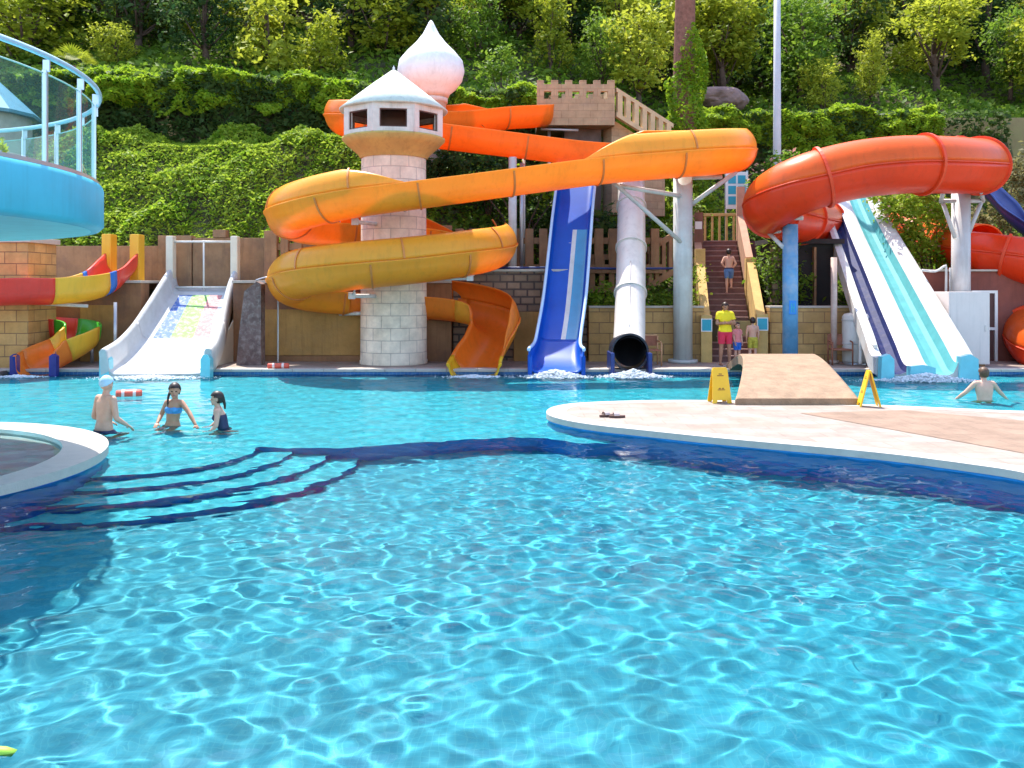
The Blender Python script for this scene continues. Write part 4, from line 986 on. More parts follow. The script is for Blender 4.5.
for i in range(3):
    proto('broad', 'broadleaf_tree', 'mid green leafy tree on the wooded hillside', 'tree', rl(np.random.default_rng(40+i), 12, 2.1, 1.4, 5.6, .9, 1.4, .8), 3200, .30, L_mid, 5.0, .2, seed=50+i, group=GP, clump=150, cr=.34)
for i in range(3):
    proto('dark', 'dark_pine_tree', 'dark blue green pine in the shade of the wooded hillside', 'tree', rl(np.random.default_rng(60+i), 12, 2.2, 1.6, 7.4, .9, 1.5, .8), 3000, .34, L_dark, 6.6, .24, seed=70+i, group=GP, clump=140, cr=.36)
proto('cone', 'slender_tree', 'slender upright yellow green tree behind the castle platform', 'tree', rl(np.random.default_rng(81), 14, 1.15, .6, 6.6, .62, .85, .9, cone=False), 2900, .26, L_pine, 6.0, .15, seed=82, clump=140, cr=.24)
def put(kind, px, py_top, Y, s, rot=0, label=None, group=GP, var=0, wide=1.0):
    """stands a tree on the hill at depth Y"""
    cand = [p for p in PR if p[0] == kind]; p = cand[var % len(cand)]
    if not p[2]: o = p[1]; p[2] = True
    else: o = copy_tree(p[1])
    x = (px-CX)*Y/F; hgt = {'pine': 7.0, 'broad': 6.5, 'dark': 8.3, 'cone': 7.2}[kind]*s
    z = terrain(x, Y)
    if py_top is not None: z = min(z, 50); z = H-(py_top-CY)*Y/F-hgt
    o.location = (x, Y, z); o.rotation_euler = (0, 0, rot); o.scale = (s*wide, s*wide, s)
    o['label'] = label or {'pine': 'yellow green loose crowned pine among the dense wood on the hillside', 'broad': 'mid green leafy tree among the dense wood on the hillside', 'dark': 'dark blue green pine in the shade of the dense hillside wood', 'cone': 'slender tree deep in the wood'}[kind]
    if group: o['group'] = group+' '+kind if group == GP else group
    elif 'group' in o: del o['group']
    return o
# trees one can tell apart at the front of the wood
front = [
 ('pine', 268, -28, 41, 1.1, 1.0, 0, 'big yellow green pine left of the hut roof, largest crown above the ivy hedge'),
 ('pine', 322, 8, 39.5, .70, .95, 1, 'smaller yellow green pine between the big pine and the onion dome'),
 ('pine', 385, -42, 42, .85, 1.3, 2, 'yellow green pine with its crown above the hut roof tip'),
 ('pine', 28, -40, 42, .95, 1.35, 3, 'wide yellow green tree at the top left corner over the glass balustrade'),
 ('pine', 115, 20, 40, .42, 1.1, 3, 'low small pine clump above the left end of the ivy hedge'),
 ('pine', 160, -20, 45, .55, 1.2, 0, 'loose pine crown high at left beyond the small pine clump'),
 ('broad', 480, -8, 43, .72, .95, 1, 'mid green leafy tree right of the onion dome'),
 ('cone', 551, -14, 42, .74, .9, 0, 'slender upright yellow green tree rising behind the castle platform'),
 ('broad', 601, 8, 42, .62, .8, 2, 'leafy green tree just right of the slender upright tree'),
 ('pine', 640, 2, 41, .72, 1.05, 1, 'bright round crowned tree left of the ivy covered trunk'),
 ('pine', 722, -8, 45, .65, 1.3, 2, 'spreading pine right of the ivy covered trunk'),
 ('pine', 822, 55, 43.5, .52, .9, 3, 'bright young pine behind the ivy wall right of the lamp pole'),
 ('pine', 872, 28, 44.5, .6, .7, 1, 'thin tall bright pine behind the right part of the ivy wall'),
 ('pine', 935, -14, 46, .8, 1.35, 0, 'broad pine crown high above the red tube flume'),
 ('broad', 1010, 5, 47, .7, .9, 0, 'leafy tree at the top right corner'),
 ('broad', 795, -10, 48, .8, 1.0, 1, 'leafy green tree behind the lamp pole top'),
]
for k, (kd, px, pt, Y, s, wd, va, lb) in enumerate(front): put(kd, px, pt, Y, s, k*1.7, lb, None, va, wd)
# the wood behind
g2 = np.random.default_rng(99); cnt = 0
for Y in (46, 50, 54.5, 60, 66, 73):
    n = int(14+Y*.18)
    for i in range(n):
        px = -150+1330*(i+.5+.5*(g2.random()-.5))/n; kd = ('pine', 'pine', 'dark', 'broad', 'pine')[int(g2.integers(0, 5))]
        if 840 < px < 1010 and Y < 50: continue
        put(kd, px, None, Y+g2.normal()*1.0, .72+.35*g2.random(), g2.random()*6.28, None, GP, int(g2.integers(0, 4)), .9+.25*g2.random()); cnt += 1
for k, (px, Y) in enumerate(((205, 40), (350, 43), (425, 42), (520, 46), (570, 47), (690, 48), (760, 49), (60, 45), (905, 52), (965, 52), (850, 50), (140, 43))):
    put('dark', px, None, Y, .62+.1*(k % 3), k*1.1, None, GP, k, 1.1)
for p in PR:
    if not p[2]: print('unused prototype', p[0]); put(p[0], 300, None, 70, 1, 0, None, GP)

def leaf_carpet(name, fn, n, size, lm, label, cat, kind=None, seed=3, upb=.5, parent=None):
    g = np.random.default_rng(seed); pts = fn(g, n); v, q = leaves(pts, size, upb=upb, g=g); o = np_mesh(name, v, q, lm, parent=parent)
    if label: tag(o, label, cat)
    if kind: o['kind'] = kind
    return o
def lump(x, y, z, s, seed): return mnoise.noise((x*s+seed, y*s, z*s))
def ivy_wall(x0, x1, depth_top=2.0, seed=1, z_drop=2.9):
    def fn(g, n):
        P_ = np.zeros((n, 3))
        for i in range(n):
            x = x0+(x1-x0)*g.random(); wy = wall_y(x); zt = wall_top(x)+.55*lump(x, 0, 0, .5, seed)+.25*lump(x, 5, 0, 1.7, seed)
            u = g.random()
            if u < .55:
                z = zt-z_drop*(.35+.65*(.5+.5*lump(x, 7, 2, .5, seed)))*g.random()**1.3; ov = .34+.75*lump(x, 3, z, .7, seed)+.45*lump(x, 1, z, 2.0, seed)
                P_[i] = (x, wy-ov-.15*g.random()+.25*max(0, 1-(zt-z)/.4), z)
            else:
                t = g.random(); y = wy-.25+t*depth_top
                P_[i] = (x, y, zt+.10+.30*lump(x, y, 1, .8, seed+5)+.2*lump(x, y, 4, 2.0, seed)+.12*g.random()-.3*abs(t-.5))
        return P_
    return fn
leaf_carpet('ivy_hedge', ivy_wall(-19, 1.0, seed=2, z_drop=1.9), 34000, .19, L_ivy, 'bright ivy hedge draping over the dark bank wall at left', 'hedge', seed=4)
leaf_carpet('ivy_hedge', ivy_wall(4.2, 18.9, seed=7, z_drop=2.2), 24000, .20, L_ivy, 'bright green ivy hedge on top of the wall above the red tube', 'hedge', seed=5)
# creeper below the hedge, with the wall's shade painted into its dark leaves
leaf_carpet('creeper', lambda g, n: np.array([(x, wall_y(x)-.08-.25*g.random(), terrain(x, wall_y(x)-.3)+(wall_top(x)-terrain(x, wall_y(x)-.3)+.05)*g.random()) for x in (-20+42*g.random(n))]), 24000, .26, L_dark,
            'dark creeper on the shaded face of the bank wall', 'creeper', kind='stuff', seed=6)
def bank(x0, x1, y0, y1, hmp, seed, bias=1.0):
    def fn(g, n):
        P_ = np.zeros((n, 3))
        for i in range(n):
            x = x0+(x1-x0)*g.random(); y = y0+(min(y1, wall_y(x)-.2)-y0)*g.random()**bias
            h_ = .35+hmp*(lump(x, y, 0, .55, seed)+.5*lump(x, y, 0, 1.6, seed)); P_[i] = (x, y, terrain(x, y)+max(.05, h_)*(.55+.45*g.random())-.05)
        return P_
    return fn
leaf_carpet('bank_undergrowth', bank(-19, -2.5, 28.1, 33.6, .75, 3), 60000, .15, L_bank, 'bright green undergrowth covering the steep left bank', 'undergrowth', kind='stuff', seed=7)
leaf_carpet('slope_undergrowth', bank(-2.5, 22, 28.6, 40, .6, 6), 30000, .22, L_mid, 'green undergrowth on the slope behind the slides', 'undergrowth', kind='stuff', seed=8)
leaf_carpet('forest_undergrowth', lambda g, n: np.array([(x, y, terrain(x, y)+.1+.5*g.random()) for x, y in zip(-32+66*g.random(n), 36+16*g.random(n)) if y > wall_y(x)+1.8]), 36000, .34, L_mid, 'green undergrowth on the forest floor', 'undergrowth', kind='stuff', seed=9)

# single shrubs and plants among the slides
def shrub(name, label, loc, lobes, n, size, lm, seed, cat='shrub', stem=True, clump=90, cr=.16, extra=None):
    g = np.random.default_rng(seed); o = thing(name, label, cat, loc)
    v, q = leaves(lobe_points(lobes, n, g, shell=.35, clump=clump, cr=cr), size, g=g); np_mesh('foliage', v, q, lm, parent=o)
    if extra:
        v, q = leaves(lobe_points(lobes, extra[1], g, shell=.9), extra[2], g=g); np_mesh('blossom', v, q, extra[0], parent=o)
    if stem:
        b = MB()
        for c, s in lobes: b.tube([(0, 0, -.15), (c[0]*.4, c[1]*.4, c[2]*.55), c], [.045, .03, .012], 6)
        b.build('stem', M_bark, o)
    return o
shrub('oleander', 'oleander shrub with pink blossoms above the left end of the red tube', (9.35, 31.5, 2.6), [((-.3, 0, 3.3), (.8, .8, .9)), ((.5, .1, 3.7), (.7, .7, .8)), ((.1, 0, 2.6), (.9, .8, .8)), ((-.5, 0, 2.0), (.7, .7, .8))], 2600, .17, L_mid, 11, extra=(L_pink, 260, .15))
shrub('overhanging_tree', 'leafy green tree with reddish flowers overhanging the striped slide', (13.5, 28.6, 1.4), [((-1.5, .0, 3.55), (.75, .7, .50)), ((-.9, -.1, 3.3), (.85, .7, .7)), ((-.4, 0, 2.6), (.75, .6, .8)), ((-.85, -.3, 2.3), (.45, .4, .6)), ((.0, 0, 3.2), (.6, .6, .6)), ((-.2, 0, 1.9), (.6, .5, .5))], 5200, .15, L_bank, 12, cat='tree', clump=170, cr=.17, extra=(L_pink, 240, .12))
shrub('shrub', 'bright shrub between the grey column and the stone staircase', (5.3, 26.9, 1.3), [((.05, 0, .55), (.3, .3, .5)), ((.1, 0, 1.3), (.25, .3, .4)), ((-.05, 0, .2), (.4, .3, .3))], 900, .12, L_bank, 13)
shrub('shrub', 'small bright shrub left of the white tube on the block wall', (2.72, 26.8, 1.55), [((0, 0, .45), (.3, .3, .4)), ((.2, 0, .25), (.35, .3, .3)), ((-.25, 0, .2), (.3, .3, .25))], 700, .12, L_bank, 14)
shrub('shrub', 'low dark green shrub right of the white tube on the block wall', (4.1, 27.0, 1.5), [((0, 0, .35), (.6, .4, .4)), ((.45, 0, .25), (.4, .4, .35)), ((-.4, 0, .25), (.4, .4, .3))], 900, .13, L_mid, 15)
shrub('shrub', 'tall dark shrub between the staircase and the blue column', (8.25, 27.6, 1.2), [((0, 0, .8), (.55, .5, .8)), ((-.1, 0, 1.7), (.42, .5, .6)), ((.45, .2, 1.2), (.5, .5, .7)), ((0, 0, 2.3), (.35, .4, .4))], 2000, .15, L_mid, 16)
shrub('shrub', 'green shrub under the red tube beside the blue column', (8.4, 28.3, 1.2), [((.1, 0, 1.2), (.5, .5, .9)), ((.3, 0, 2.1), (.4, .4, .5)), ((.9, .2, 2.2), (.4, .4, .8))], 1500, .15, L_mid, 17)
shrub('shrub', 'leafy shrub behind the railing at the stair head', (7.3, 34.4, 4.0), [((-.2, 0, 1.2), (.8, .7, .9)), ((.6, 0, 1.5), (.6, .6, .8)), ((-.8, 0, 2.0), (.6, .6, .6)), ((0, 0, 2.6), (.6, .5, .5))], 2200, .17, L_bank, 18)
shrub('shrub', 'green shrub behind the braces of the big grey column', (5.5, 29.9, 2.0), [((0, 0, 2.0), (.5, .5, .8)), ((.3, 0, 2.8), (.45, .5, .6)), ((-.2, 0, 1.2), (.5, .5, .7))], 1500, .16, L_mid, 19)
shrub('shrub', 'bright drooping branch between the white post and the blue slide', (.3, 29.3, 3.2), [((-.8, -.3, 2.45), (.55, .35, .16)), ((.1, -.3, 2.5), (.5, .35, .2)), ((.75, -.4, 2.2), (.4, .3, .15)), ((1.1, -.4, 1.95), (.3, .25, .12)), ((-1.5, -.2, 2.5), (.4, .3, .15))], 1300, .13, L_ivy, 20)
shrub('dry_bush', 'dry brownish green bush at the right edge beyond the red tube', (17.6, 32.5, 3.2), [((0, 0, 1.6), (1.3, .8, 1.2)), ((1.2, 0, 2.4), (1.2, .8, 1.3)), ((-.8, 0, .7), (1, .8, .8)), ((.6, 0, 3.2), (1.0, .8, .9))], 3600, .19, L_dry, 21)
shrub('young_tree', 'small pale green tree with thin trunk left of the castle platform', (-.45, 36.4, 9.3), [((0, 0, 2.0), (.65, .6, .45)), ((-.4, 0, 1.75), (.5, .5, .35)), ((.4, 0, 1.7), (.45, .5, .3)), ((.05, 0, 2.45), (.4, .4, .3))], 900, .17, L_mid, 22, cat='tree', clump=60, cr=.14)
# shrubs behind the flume, the slope's shade painted into their dark leaves
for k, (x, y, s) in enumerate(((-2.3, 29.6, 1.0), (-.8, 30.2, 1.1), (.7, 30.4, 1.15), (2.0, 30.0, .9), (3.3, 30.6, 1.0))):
    shrub('shade_tinted_shrub', ('dark leafy shrub on the shaded slope just right of the stone tower', 'dark leafy shrub on the shaded slope left of the white post', 'dark leafy shrub on the shaded slope between white post and blue slide', 'dark leafy shrub on the shaded slope behind the blue slide', 'dark leafy shrub on the shaded slope behind the white tube')[k],
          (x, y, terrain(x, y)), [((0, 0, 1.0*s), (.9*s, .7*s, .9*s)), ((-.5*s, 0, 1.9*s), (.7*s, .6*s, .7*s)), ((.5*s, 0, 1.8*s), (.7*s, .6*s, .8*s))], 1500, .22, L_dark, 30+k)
# trunk wrapped in ivy
iv = thing('ivy_covered_tree', 'tall reddish brown trunk wrapped in bright ivy behind the yellow flume', 'tree', (6.85, 35.6, 3.9))
b = MB(); b.tube([(0, 0, -.5), (.02, 0, 3), (-.05, 0, 7), (.05, 0, 12), (.0, 0, 15)], [.52, .48, .42, .38, .34], 16); b.build('trunk', M_bark2, iv)
gi = np.random.default_rng(44); n = 13000; z = 8.7*gi.random(n)**.9; th = gi.random(n)*2*PI; rr_ = .50+.45*(1-z/9.2)+.18*np.sin(z*2.1+th*2)+.22*gi.random(n)*(1-z/12)
keep = (z < 6.2+1.7*np.sin(th*1.0+2.4)+1.2*gi.random(n)); p_ = np.stack([rr_*np.cos(th), rr_*np.sin(th), z], 1)[keep]
v, q = leaves(p_, .17, upb=.2, g=gi); np_mesh('ivy', v, q, L_ivy, parent=iv)
# fan palm behind the balustrade and a boulder at the forest edge
pm = thing('fan_palm', 'fan palm with spread fronds above the hedge at left', 'palm', P(72, 88, 36.5)); b = MB(); b.tube([(0, 0, -1.5), (.05, 0, .9)], [.14, .11], 10); b.build('trunk', M_bark, pm)
b = MB()
for k in range(15):
    a = k*2.4; el = .25+.9*((k*7) % 15)/15; d = Vector((math.cos(a)*math.cos(el), math.sin(a)*math.cos(el), math.sin(el))); c = Vector((.05, 0, .9))+d*.45
    s_ = d.cross(Vector((0, 0, 1))).normalized(); u_ = s_.cross(d)
    for j in range(-5, 6):
        t_ = d*math.cos(j*.2)+s_*math.sin(j*.2); e_ = c+t_*.6-Vector((0, 0, .08)); w_ = t_.cross(u_).normalized()*.025
        b.add([tuple(c), tuple(c+t_*.35+w_), tuple(e_), tuple(c+t_*.35-w_)], [(0, 1, 2, 3)])
b.build('fronds', L_pine, pm)
bm = bmesh.new(); bmesh.ops.create_icosphere(bm, subdivisions=4, radius=1)
for v_ in bm.verts: v_.co *= 1+.28*mnoise.noise(v_.co*1.1+Vector((3, 1, 2)))+.08*mnoise.noise(v_.co*4); v_.co.z *= .62; v_.co.x *= 1.15
me = bpy.data.meshes.new('boulder'); bm.to_mesh(me); bm.free(); me.materials.append(mat('pink_rock', (.26, .16, .15), rough=.95, var=.3, scale=2, bump=.5, bscale=8))
bo = bpy.data.objects.new('boulder', me); COL.objects.link(bo); bo.location = P(722, 100, 43); tag(bo, 'pinkish boulder at the forest edge right of the ivy covered trunk', 'boulder')
# ------------------------------------------------------------------ turquoise terrace with glass balustrade, upper left
TC_ = (-9.81, 10.02, 0); TR_ = 4.8
M_turq = mat('turquoise_plaster', (.08, .48, .62), rough=.45, var=.10, scale=1.2, stain=(.10, .50, .62), stain_amt=.4, stain_scale=.6, streak=.25)
M_turq2 = mat('pale_turquoise_plaster', (.34, .72, .78), rough=.5, var=.08)
te = thing('terrace', 'round turquoise raised terrace with glass balustrade at upper left', 'terrace', TC_)
b = MB(); b.lathe([(TR_-.16, 2.985), (TR_-.05, 3.0), (TR_, 3.05), (TR_, 3.50), (TR_-.02, 3.56), (TR_-.05, 3.57)], n=96); b.lathe([(TR_-.05, 3.571), (0, 3.571)], n=96, smooth=False); b.build('fascia', M_turq, te)
b = MB(); b.lathe([(0, 2.985), (TR_-.16, 2.985)], n=96); b.build('soffit', M_turq2, te)
b = MB(); b.lathe([(TR_-.16, 3.572), (TR_-.16, 3.615), (TR_-.05, 3.615), (TR_-.05, 3.572)], n=96, smooth=False); b.build('glass_channel', mat('alu', (.62, .66, .72), rough=.3, metal=.7, var=.06), te)
b = MB(); b.lathe([(.6, -3.57+0), (.6, 2.6)], n=24); b.v = [(x*1.6-.4, y*1.6, max(z, -1.4)) for x, y, z in b.v]; b.build('support_drum', mat('tan_block', (.6, .4, .17)), te)
M_alu = mat('alu', (.62, .66, .72)); M_rail = mat('pale_blue_rail', (.50, .68, .80), rough=.3, metal=.3, var=.06)
bal = thing('glass_balustrade', 'curved glass balustrade with blue metal handrail on the turquoise terrace', 'balustrade', (TC_[0], TC_[1], 3.61))
RB = TR_-.105
M_glass = bpy.data.materials.new('balustrade_glass'); M_glass.use_nodes = True; nt = M_glass.node_tree
for nd in list(nt.nodes): nt.nodes.remove(nd)
o_ = nt.nodes.new('ShaderNodeOutputMaterial'); tb = nt.nodes.new('ShaderNodeBsdfTransparent'); tb.inputs[0].default_value = (.72, .90, .85, 1); gb = nt.nodes.new('ShaderNodeBsdfGlossy'); gb.inputs['Roughness'].default_value = .02
fr_ = nt.nodes.new('ShaderNodeFresnel'); fr_.inputs[0].default_value = 1.12; mx = nt.nodes.new('ShaderNodeMixShader'); mx.inputs[0].default_value = .09; nt.links.new(tb.outputs[0], mx.inputs[1]); nt.links.new(gb.outputs[0], mx.inputs[2]); df = nt.nodes.new('ShaderNodeBsdfDiffuse'); df.inputs[0].default_value = (.45, .75, .62, 1); m2 = nt.nodes.new('ShaderNodeMixShader'); m2.inputs[0].default_value = .10
nt.links.new(mx.outputs[0], m2.inputs[1]); nt.links.new(df.outputs[0], m2.inputs[2]); nt.links.new(m2.outputs[0], o_.inputs['Surface'])
M_gedge = mat('glass_edge', (.42, .66, .58), rough=.2, var=.05)
a_start = R(-1.9); da = 2*PI/33
NP = 33
for k in range(NP):
    a0 = a_start-1*da*4+k*da
    if a0 > a_start-4*da+2*PI-da*.5: break
    px_, py_ = RB*math.cos(a0), RB*math.sin(a0)
    b = MB(); M = Matrix.Translation((px_, py_, 0)) @ Matrix.Rotation(a0, 4, 'Z'); b.box((-.026, -.022, 0), (.026, .022, 1.02), bev=.006, M=M); b.box((-.02, -.012, 1.0), (.055, .012, 1.13), M=M); b.build('post', M_alu, bal)
    b = MB(); rows = []
    for j in range(9):
        a = a0+.01+(da-.02)*j/8; rows.append([(RB*math.cos(a), RB*math.sin(a), .03), (RB*math.cos(a), RB*math.sin(a), .98)])
    b.grid(rows); b.tube([r_[1] for r_ in rows], .009, 6, mi=1); b.build('glass_panel', [M_glass, M_gedge], bal)
b = MB(); pts = [((RB+.05)*math.cos(2*PI*k/120), (RB+.05)*math.sin(2*PI*k/120), 1.16) for k in range(121)]; b.tube(pts, .033, 10, caps=False); b.build('handrail', M_rail, bal)
# little pavilion and planter on the terrace
pv = thing('pavilion', 'stone pavilion with blue cone roof behind the glass balustrade', 'pavilion', (-18.6, 31.2, 4.6))
# it stands on its own drum beyond the terrace
b = MB(); b.lathe([(1.75, 0), (1.75, 3.55), (0, 3.55)], n=28); b.build('wall', M_towr, pv)
b = MB(); b.lathe([(2.0, 3.552), (2.03, 3.66), (.05, 5.5), (0, 5.5)], n=12, smooth=False); b.build('roof', mat('blue_roof', (.06, .22, .36), rough=.5, var=.2, scale=3), pv)
pl = thing('planter', 'orange brown planter box with green plants behind the glass balustrade', 'planter', (-8.1, 13.2, 3.572))
b = MB(); b.box((-.7, 0, 0), (.55, .5, .62), bev=.02); b.build('box', mat('terracotta', (.50, .22, .09), rough=.8, var=.15, scale=4), pl)
v, q = leaves(lobe_points([((-.3, .25, .8), (.4, .3, .3)), ((.2, .25, .75), (.35, .3, .25))], 500, np.random.default_rng(3)), .1); np_mesh('plant', v, q, L_pine, parent=pl)

# ------------------------------------------------------------------ arched bridge onto the peninsula
M_brg = mat('bridge_stone', (.30, .195, .12), rough=.85, var=.22, scale=4, bump=.6, bscale=30, stain=(.22, .135, .08), stain_amt=.7, stain_scale=2.2)
br = thing('arched_bridge', 'tan stone hump bridge from the peninsula towards the stone staircase', 'bridge', (0, 0, 0))
def brg(t):    # t 0..1 from the near end to the far end
    y = 16.3+(23.75-16.3)*t; cx = 5.17+1.62*t-.0*t; hw_ = 1.13-.27*math.sin(PI*t)**.8
    z = .24+.50*math.sin(PI*t)**.85 if 0 < t < 1 else .24
    return y, cx, hw_, z
rows = []
for k in range(33):
    y, cx, hw_, z = brg(k/32); rows.append([(cx-hw_, y, z-.24), (cx-hw_, y, z-.03), (cx-hw_+.05, y, z)]+[(cx+(hw_-.05)*u/6, y, z) for u in range(-5, 6)]+[(cx+hw_-.05, y, z), (cx+hw_, y, z-.03), (cx+hw_, y, z-.24)])
b = MB(); b.grid(rows, closed=True, smooth=False); n = len(rows[0])
b.f.append(tuple(reversed(range(n)))); b.sm.append(False); b.mi.append(0); b.f.append(tuple(len(b.v)-n+k for k in range(n))); b.sm.append(False); b.mi.append(0)
b.build('deck', M_brg, br)
for s in (-1, 1):
    pass
# ------------------------------------------------------------------ yellow floor signs
M_sy = mat('sign_yellow', (.80, .46, .015), rough=.4, var=.06); M_sk = mat('sign_brown', (.30, .13, .01), rough=.5)
def floor_sign(label, x, y, rz, gap, wd):
    o = thing('caution_sign', label, 'floor sign', (x, y, .124), rz, 'yellow floor signs'); h = .66
    for s in (-1, 1):
        b = MB(); tilt = math.atan2(gap/2, h)*s; M = Matrix.Translation((0, s*gap/2, 0)) @ Matrix.Rotation(tilt, 4, 'X')
        b.prism([(-wd/2, 0), (-wd*.3, 0), (-wd*.24, .06), (wd*.24, .06), (wd*.3, 0), (wd/2, 0), (wd*.40, h-.05), (wd*.34, h), (-wd*.34, h), (-wd*.40, h-.05)], -.012, .012, M=M @ Matrix.Rotation(R(90), 4, 'X'))
        pn = b.build('panel', M_sy, o)
        b = MB()
        yy = s*-.0125 if False else (-.0135 if s < 0 else .0135)
        M2 = M @ Matrix.Rotation(R(90), 4, 'X')
        zc = .014 if s < 0 else -.014
        def slabm(x0, z0, x1, z1): b.box((x0, z0, min(zc, zc*.88)), (x1, z1, max(zc, zc*.88)), M=M2)
        slabm(-.06, .50, .06, .52); slabm(-.03, .53, .03, .55); slabm(-.07, .24, .07, .255); slabm(-.05, .26, -.01, .285); slabm(.01, .26, .05, .285)
        b.build('warning_mark', M_sk, pn)
    return o
p = G(721, 403.5); floor_sign('yellow folding floor sign at the left corner of the arched bridge', p.x, p.y+.12, R(6), .30, .36)
p = G(871, 407); floor_sign('yellow folding floor sign seen edge on right of the arched bridge', p.x, p.y+.1, R(82), .34, .30)
# sandal pair on the peninsula
sd_ = thing('sandal', 'brown slide sandal left on the pale peninsula tip', 'sandal', G(617, 417.5, .124), R(8))
def sole(b, sx): 
    pts = [(sx+.14*math.cos(a)*(1 if math.cos(a) > 0 else 1), (.05+.012*math.cos(a))*math.sin(a)) for a in np.linspace(0, 2*PI, 20)[:-1]]; b.prism(pts, .002, .035)
b = MB(); sole(b, 0); b.build('sole', mat('sandal_sole', (.10, .05, .04), rough=.7), sd_)
b = MB(); rows = [[(-.06+.09*i, .058*math.cos(t), .035+.055*math.sin(t)) for t in np.linspace(0, PI, 9)] for i in (0, 1)]; b.grid(rows); b.build('strap', mat('sandal_strap', (.55, .42, .38), rough=.6), sd_)
s2 = copy_tree(sd_); s2.location = Vector(sd_.location)+Vector((-.16, .10, 0)); s2.rotation_euler = (0, 0, R(28)); s2['label'] = 'second brown sandal lying askew just left of the first one'
# chairs on the far deck
M_wood = mat('chair_wood', (.50, .26, .13), rough=.5, var=.15, scale=5); M_rattan = mat('chair_back_brown', (.30, .11, .06), rough=.7, var=.2, scale=12)
def chair(label, x, y, rz, mw, mb):
    o = thing('armchair', label, 'chair', (x, y, .118), rz)
    for sx in (-1, 1):
        for sy in (-1, 1):
            b = MB(); b.tube([(sx*.27, sy*.24, 0), (sx*.27, sy*.24, .62 if sy < 0 else .80)], .022, 8); b.build('leg', mw, o)
        b = MB(); b.tube(spline([(sx*.27, -.24, .62), (sx*.275, -.1, .645), (sx*.275, .24, .66)], .05), .02, 8); b.build('armrest', mw, o)
    b = MB(); b.box((-.26, -.25, .40), (.26, .25, .44), bev=.012); b.build('seat', mb, o)
    b = MB(); b.grid([[(-.26+.52*i/8, .24+.05*math.sin(PI*i/8)+dy, z) for i in range(9)] for z, dy in ((.52, 0), (.80, .05))]); b.grid([[(-.26+.52*i/8, .262+.05*math.sin(PI*i/8)+dy, z) for i in range(9)] for z, dy in ((.80, .05), (.52, 0))]); b.build('backrest', mb, o)
    b = MB(); b.tube([(-.27+.54*i/8, .25+.055*math.sin(PI*i/8)+.05, .805) for i in range(9)], .024, 8); b.build('top_rail', mw, o)
    return o
chair('wooden armchair with brown back beside the white tube mouth', 3.78, 24.7, R(4), M_wood, M_rattan)
chair('red brown armchair against the block wall right of the blue column', 9.1, 24.95, R(-6), M_rattan, M_rattan)
# white tank and white cabinet
tk = thing('water_tank', 'white round tank standing behind the foot of the striped slide', 'tank', (9.62, 25.2, .118))
b = MB(); b.lathe([(0, .05), (.34, .05), (.36, .10), (.36, 1.32), (.30, 1.40), (.10, 1.44), (0, 1.45)], n=36); b.build('body', M_wh, tk); b = MB(); b.lathe([(.34, 0), (.34, .05), (0, .05)], n=36); b.build('base', M_steel, tk)
for z in (.55, 1.2):
    b = MB(); b.lathe([(.362, z), (.372, z+.01), (.372, z+.04), (.362, z+.05)], n=36); b.build('band', M_wh2, tk)
cbx = thing('cabinet', 'large plain white cabinet in front of the grey column', 'cabinet', (12.4, 24.3, .118))
b = MB(); b.box((-.60, 0, .06), (.50, .95, 2.02), bev=.012); body = b.build('body', mat('cabinet_white', (.70, .62, .58), rough=.45, var=.05, scale=1.5, stain=(.62, .5, .45), stain_amt=.25, streak=.25), cbx)
b = MB(); b.box((-.52, .08, 0), (.42, .88, .06)); b.build('plinth', M_conc, cbx)
b = MB(); b.box((.36, -.02, .95), (.40, -.007, 1.12), bev=.005); b.build('handle', M_steel, cbx)
b = MB(); b.box((-.56, -.006, .10), (.46, -.0005, 1.97)); b.build('door', MATS['cabinet_white'], cbx)
dr = thing('doorway', 'white door frame in the maroon wall right of the cabinet', 'door', (13.72, 26.17, .118))
for bx in (((-.38, -.05, 0), (-.30, .028, 2.05)), ((.30, -.05, 0), (.38, .028, 2.05)), ((-.30, -.05, 1.97), (.30, .028, 2.05)), ((-.30, -.05, .9), (.30, .028, .98))): 
    b = MB(); b.box(*bx); b.build('frame', M_white, dr)
b = MB(); b.box((-.30, 0, .02), (.30, .026, 1.969)); b.build('door_leaf', mat('dark_door', (.10, .04, .035), rough=.6), dr)
gt = thing('wall_rail', 'grey tube rail on the maroon wall left of the grey column', 'rail', (12.42, 25.75, 2.0))
b = MB(); b.tube(spline([(-.7, 0, .75), (-.3, 0, .72), (-.05, 0, .86), (.0, 0, .78), (.0, 0, -.1)], .06), .035, 8); b.tube([(.12, 0, .82), (.12, 0, -.1)], .035, 8); b.build('tube', M_galv, gt)
# floats
M_float = mat('float_red', (.70, .10, .06), rough=.5, var=.1)
def float_(label, x, y, z, rz, L=.42, r=.085):
    o = thing('pool_float', label, 'float', (x, y, z), rz)
    b = MB(); M_ = [(0.0, -L/2), (r*.8, -L/2), (r, -L/2+.03), (r, L/2-.03), (r*.8, L/2), (0, L/2)]
    b.lathe([(q, zz) for q, zz in M_], n=20); b.v = [(z_, y_, x_) for x_, y_, z_ in b.v]; b.build('body', M_float, o)
    for s in (-1, 1):
        b = MB(); b.lathe([(r+.001, s*L*.22-.03), (r+.006, s*L*.22-.025), (r+.006, s*L*.22+.025), (r+.001, s*L*.22+.03)], n=20); b.v = [(z_, y_, x_) for x_, y_, z_ in b.v]; b.build('band', mat('float_white', (.8, .6, .55), rough=.5), o)
p = G(129, 394.5, .03); float_('red float drifting in the water between the two bathers at left', p.x, p.y, .03, R(18), .5, .10)
p = G(264, 373, .14); float_('red float lying on the pale pool coping below the dark slab', p.x, 23.6, .20, R(5), .55, .07)
nd = thing('pool_noodle', 'lime green float bobbing in the bottom left corner', 'float', (-2.60, 4.30, -.014), R(16))
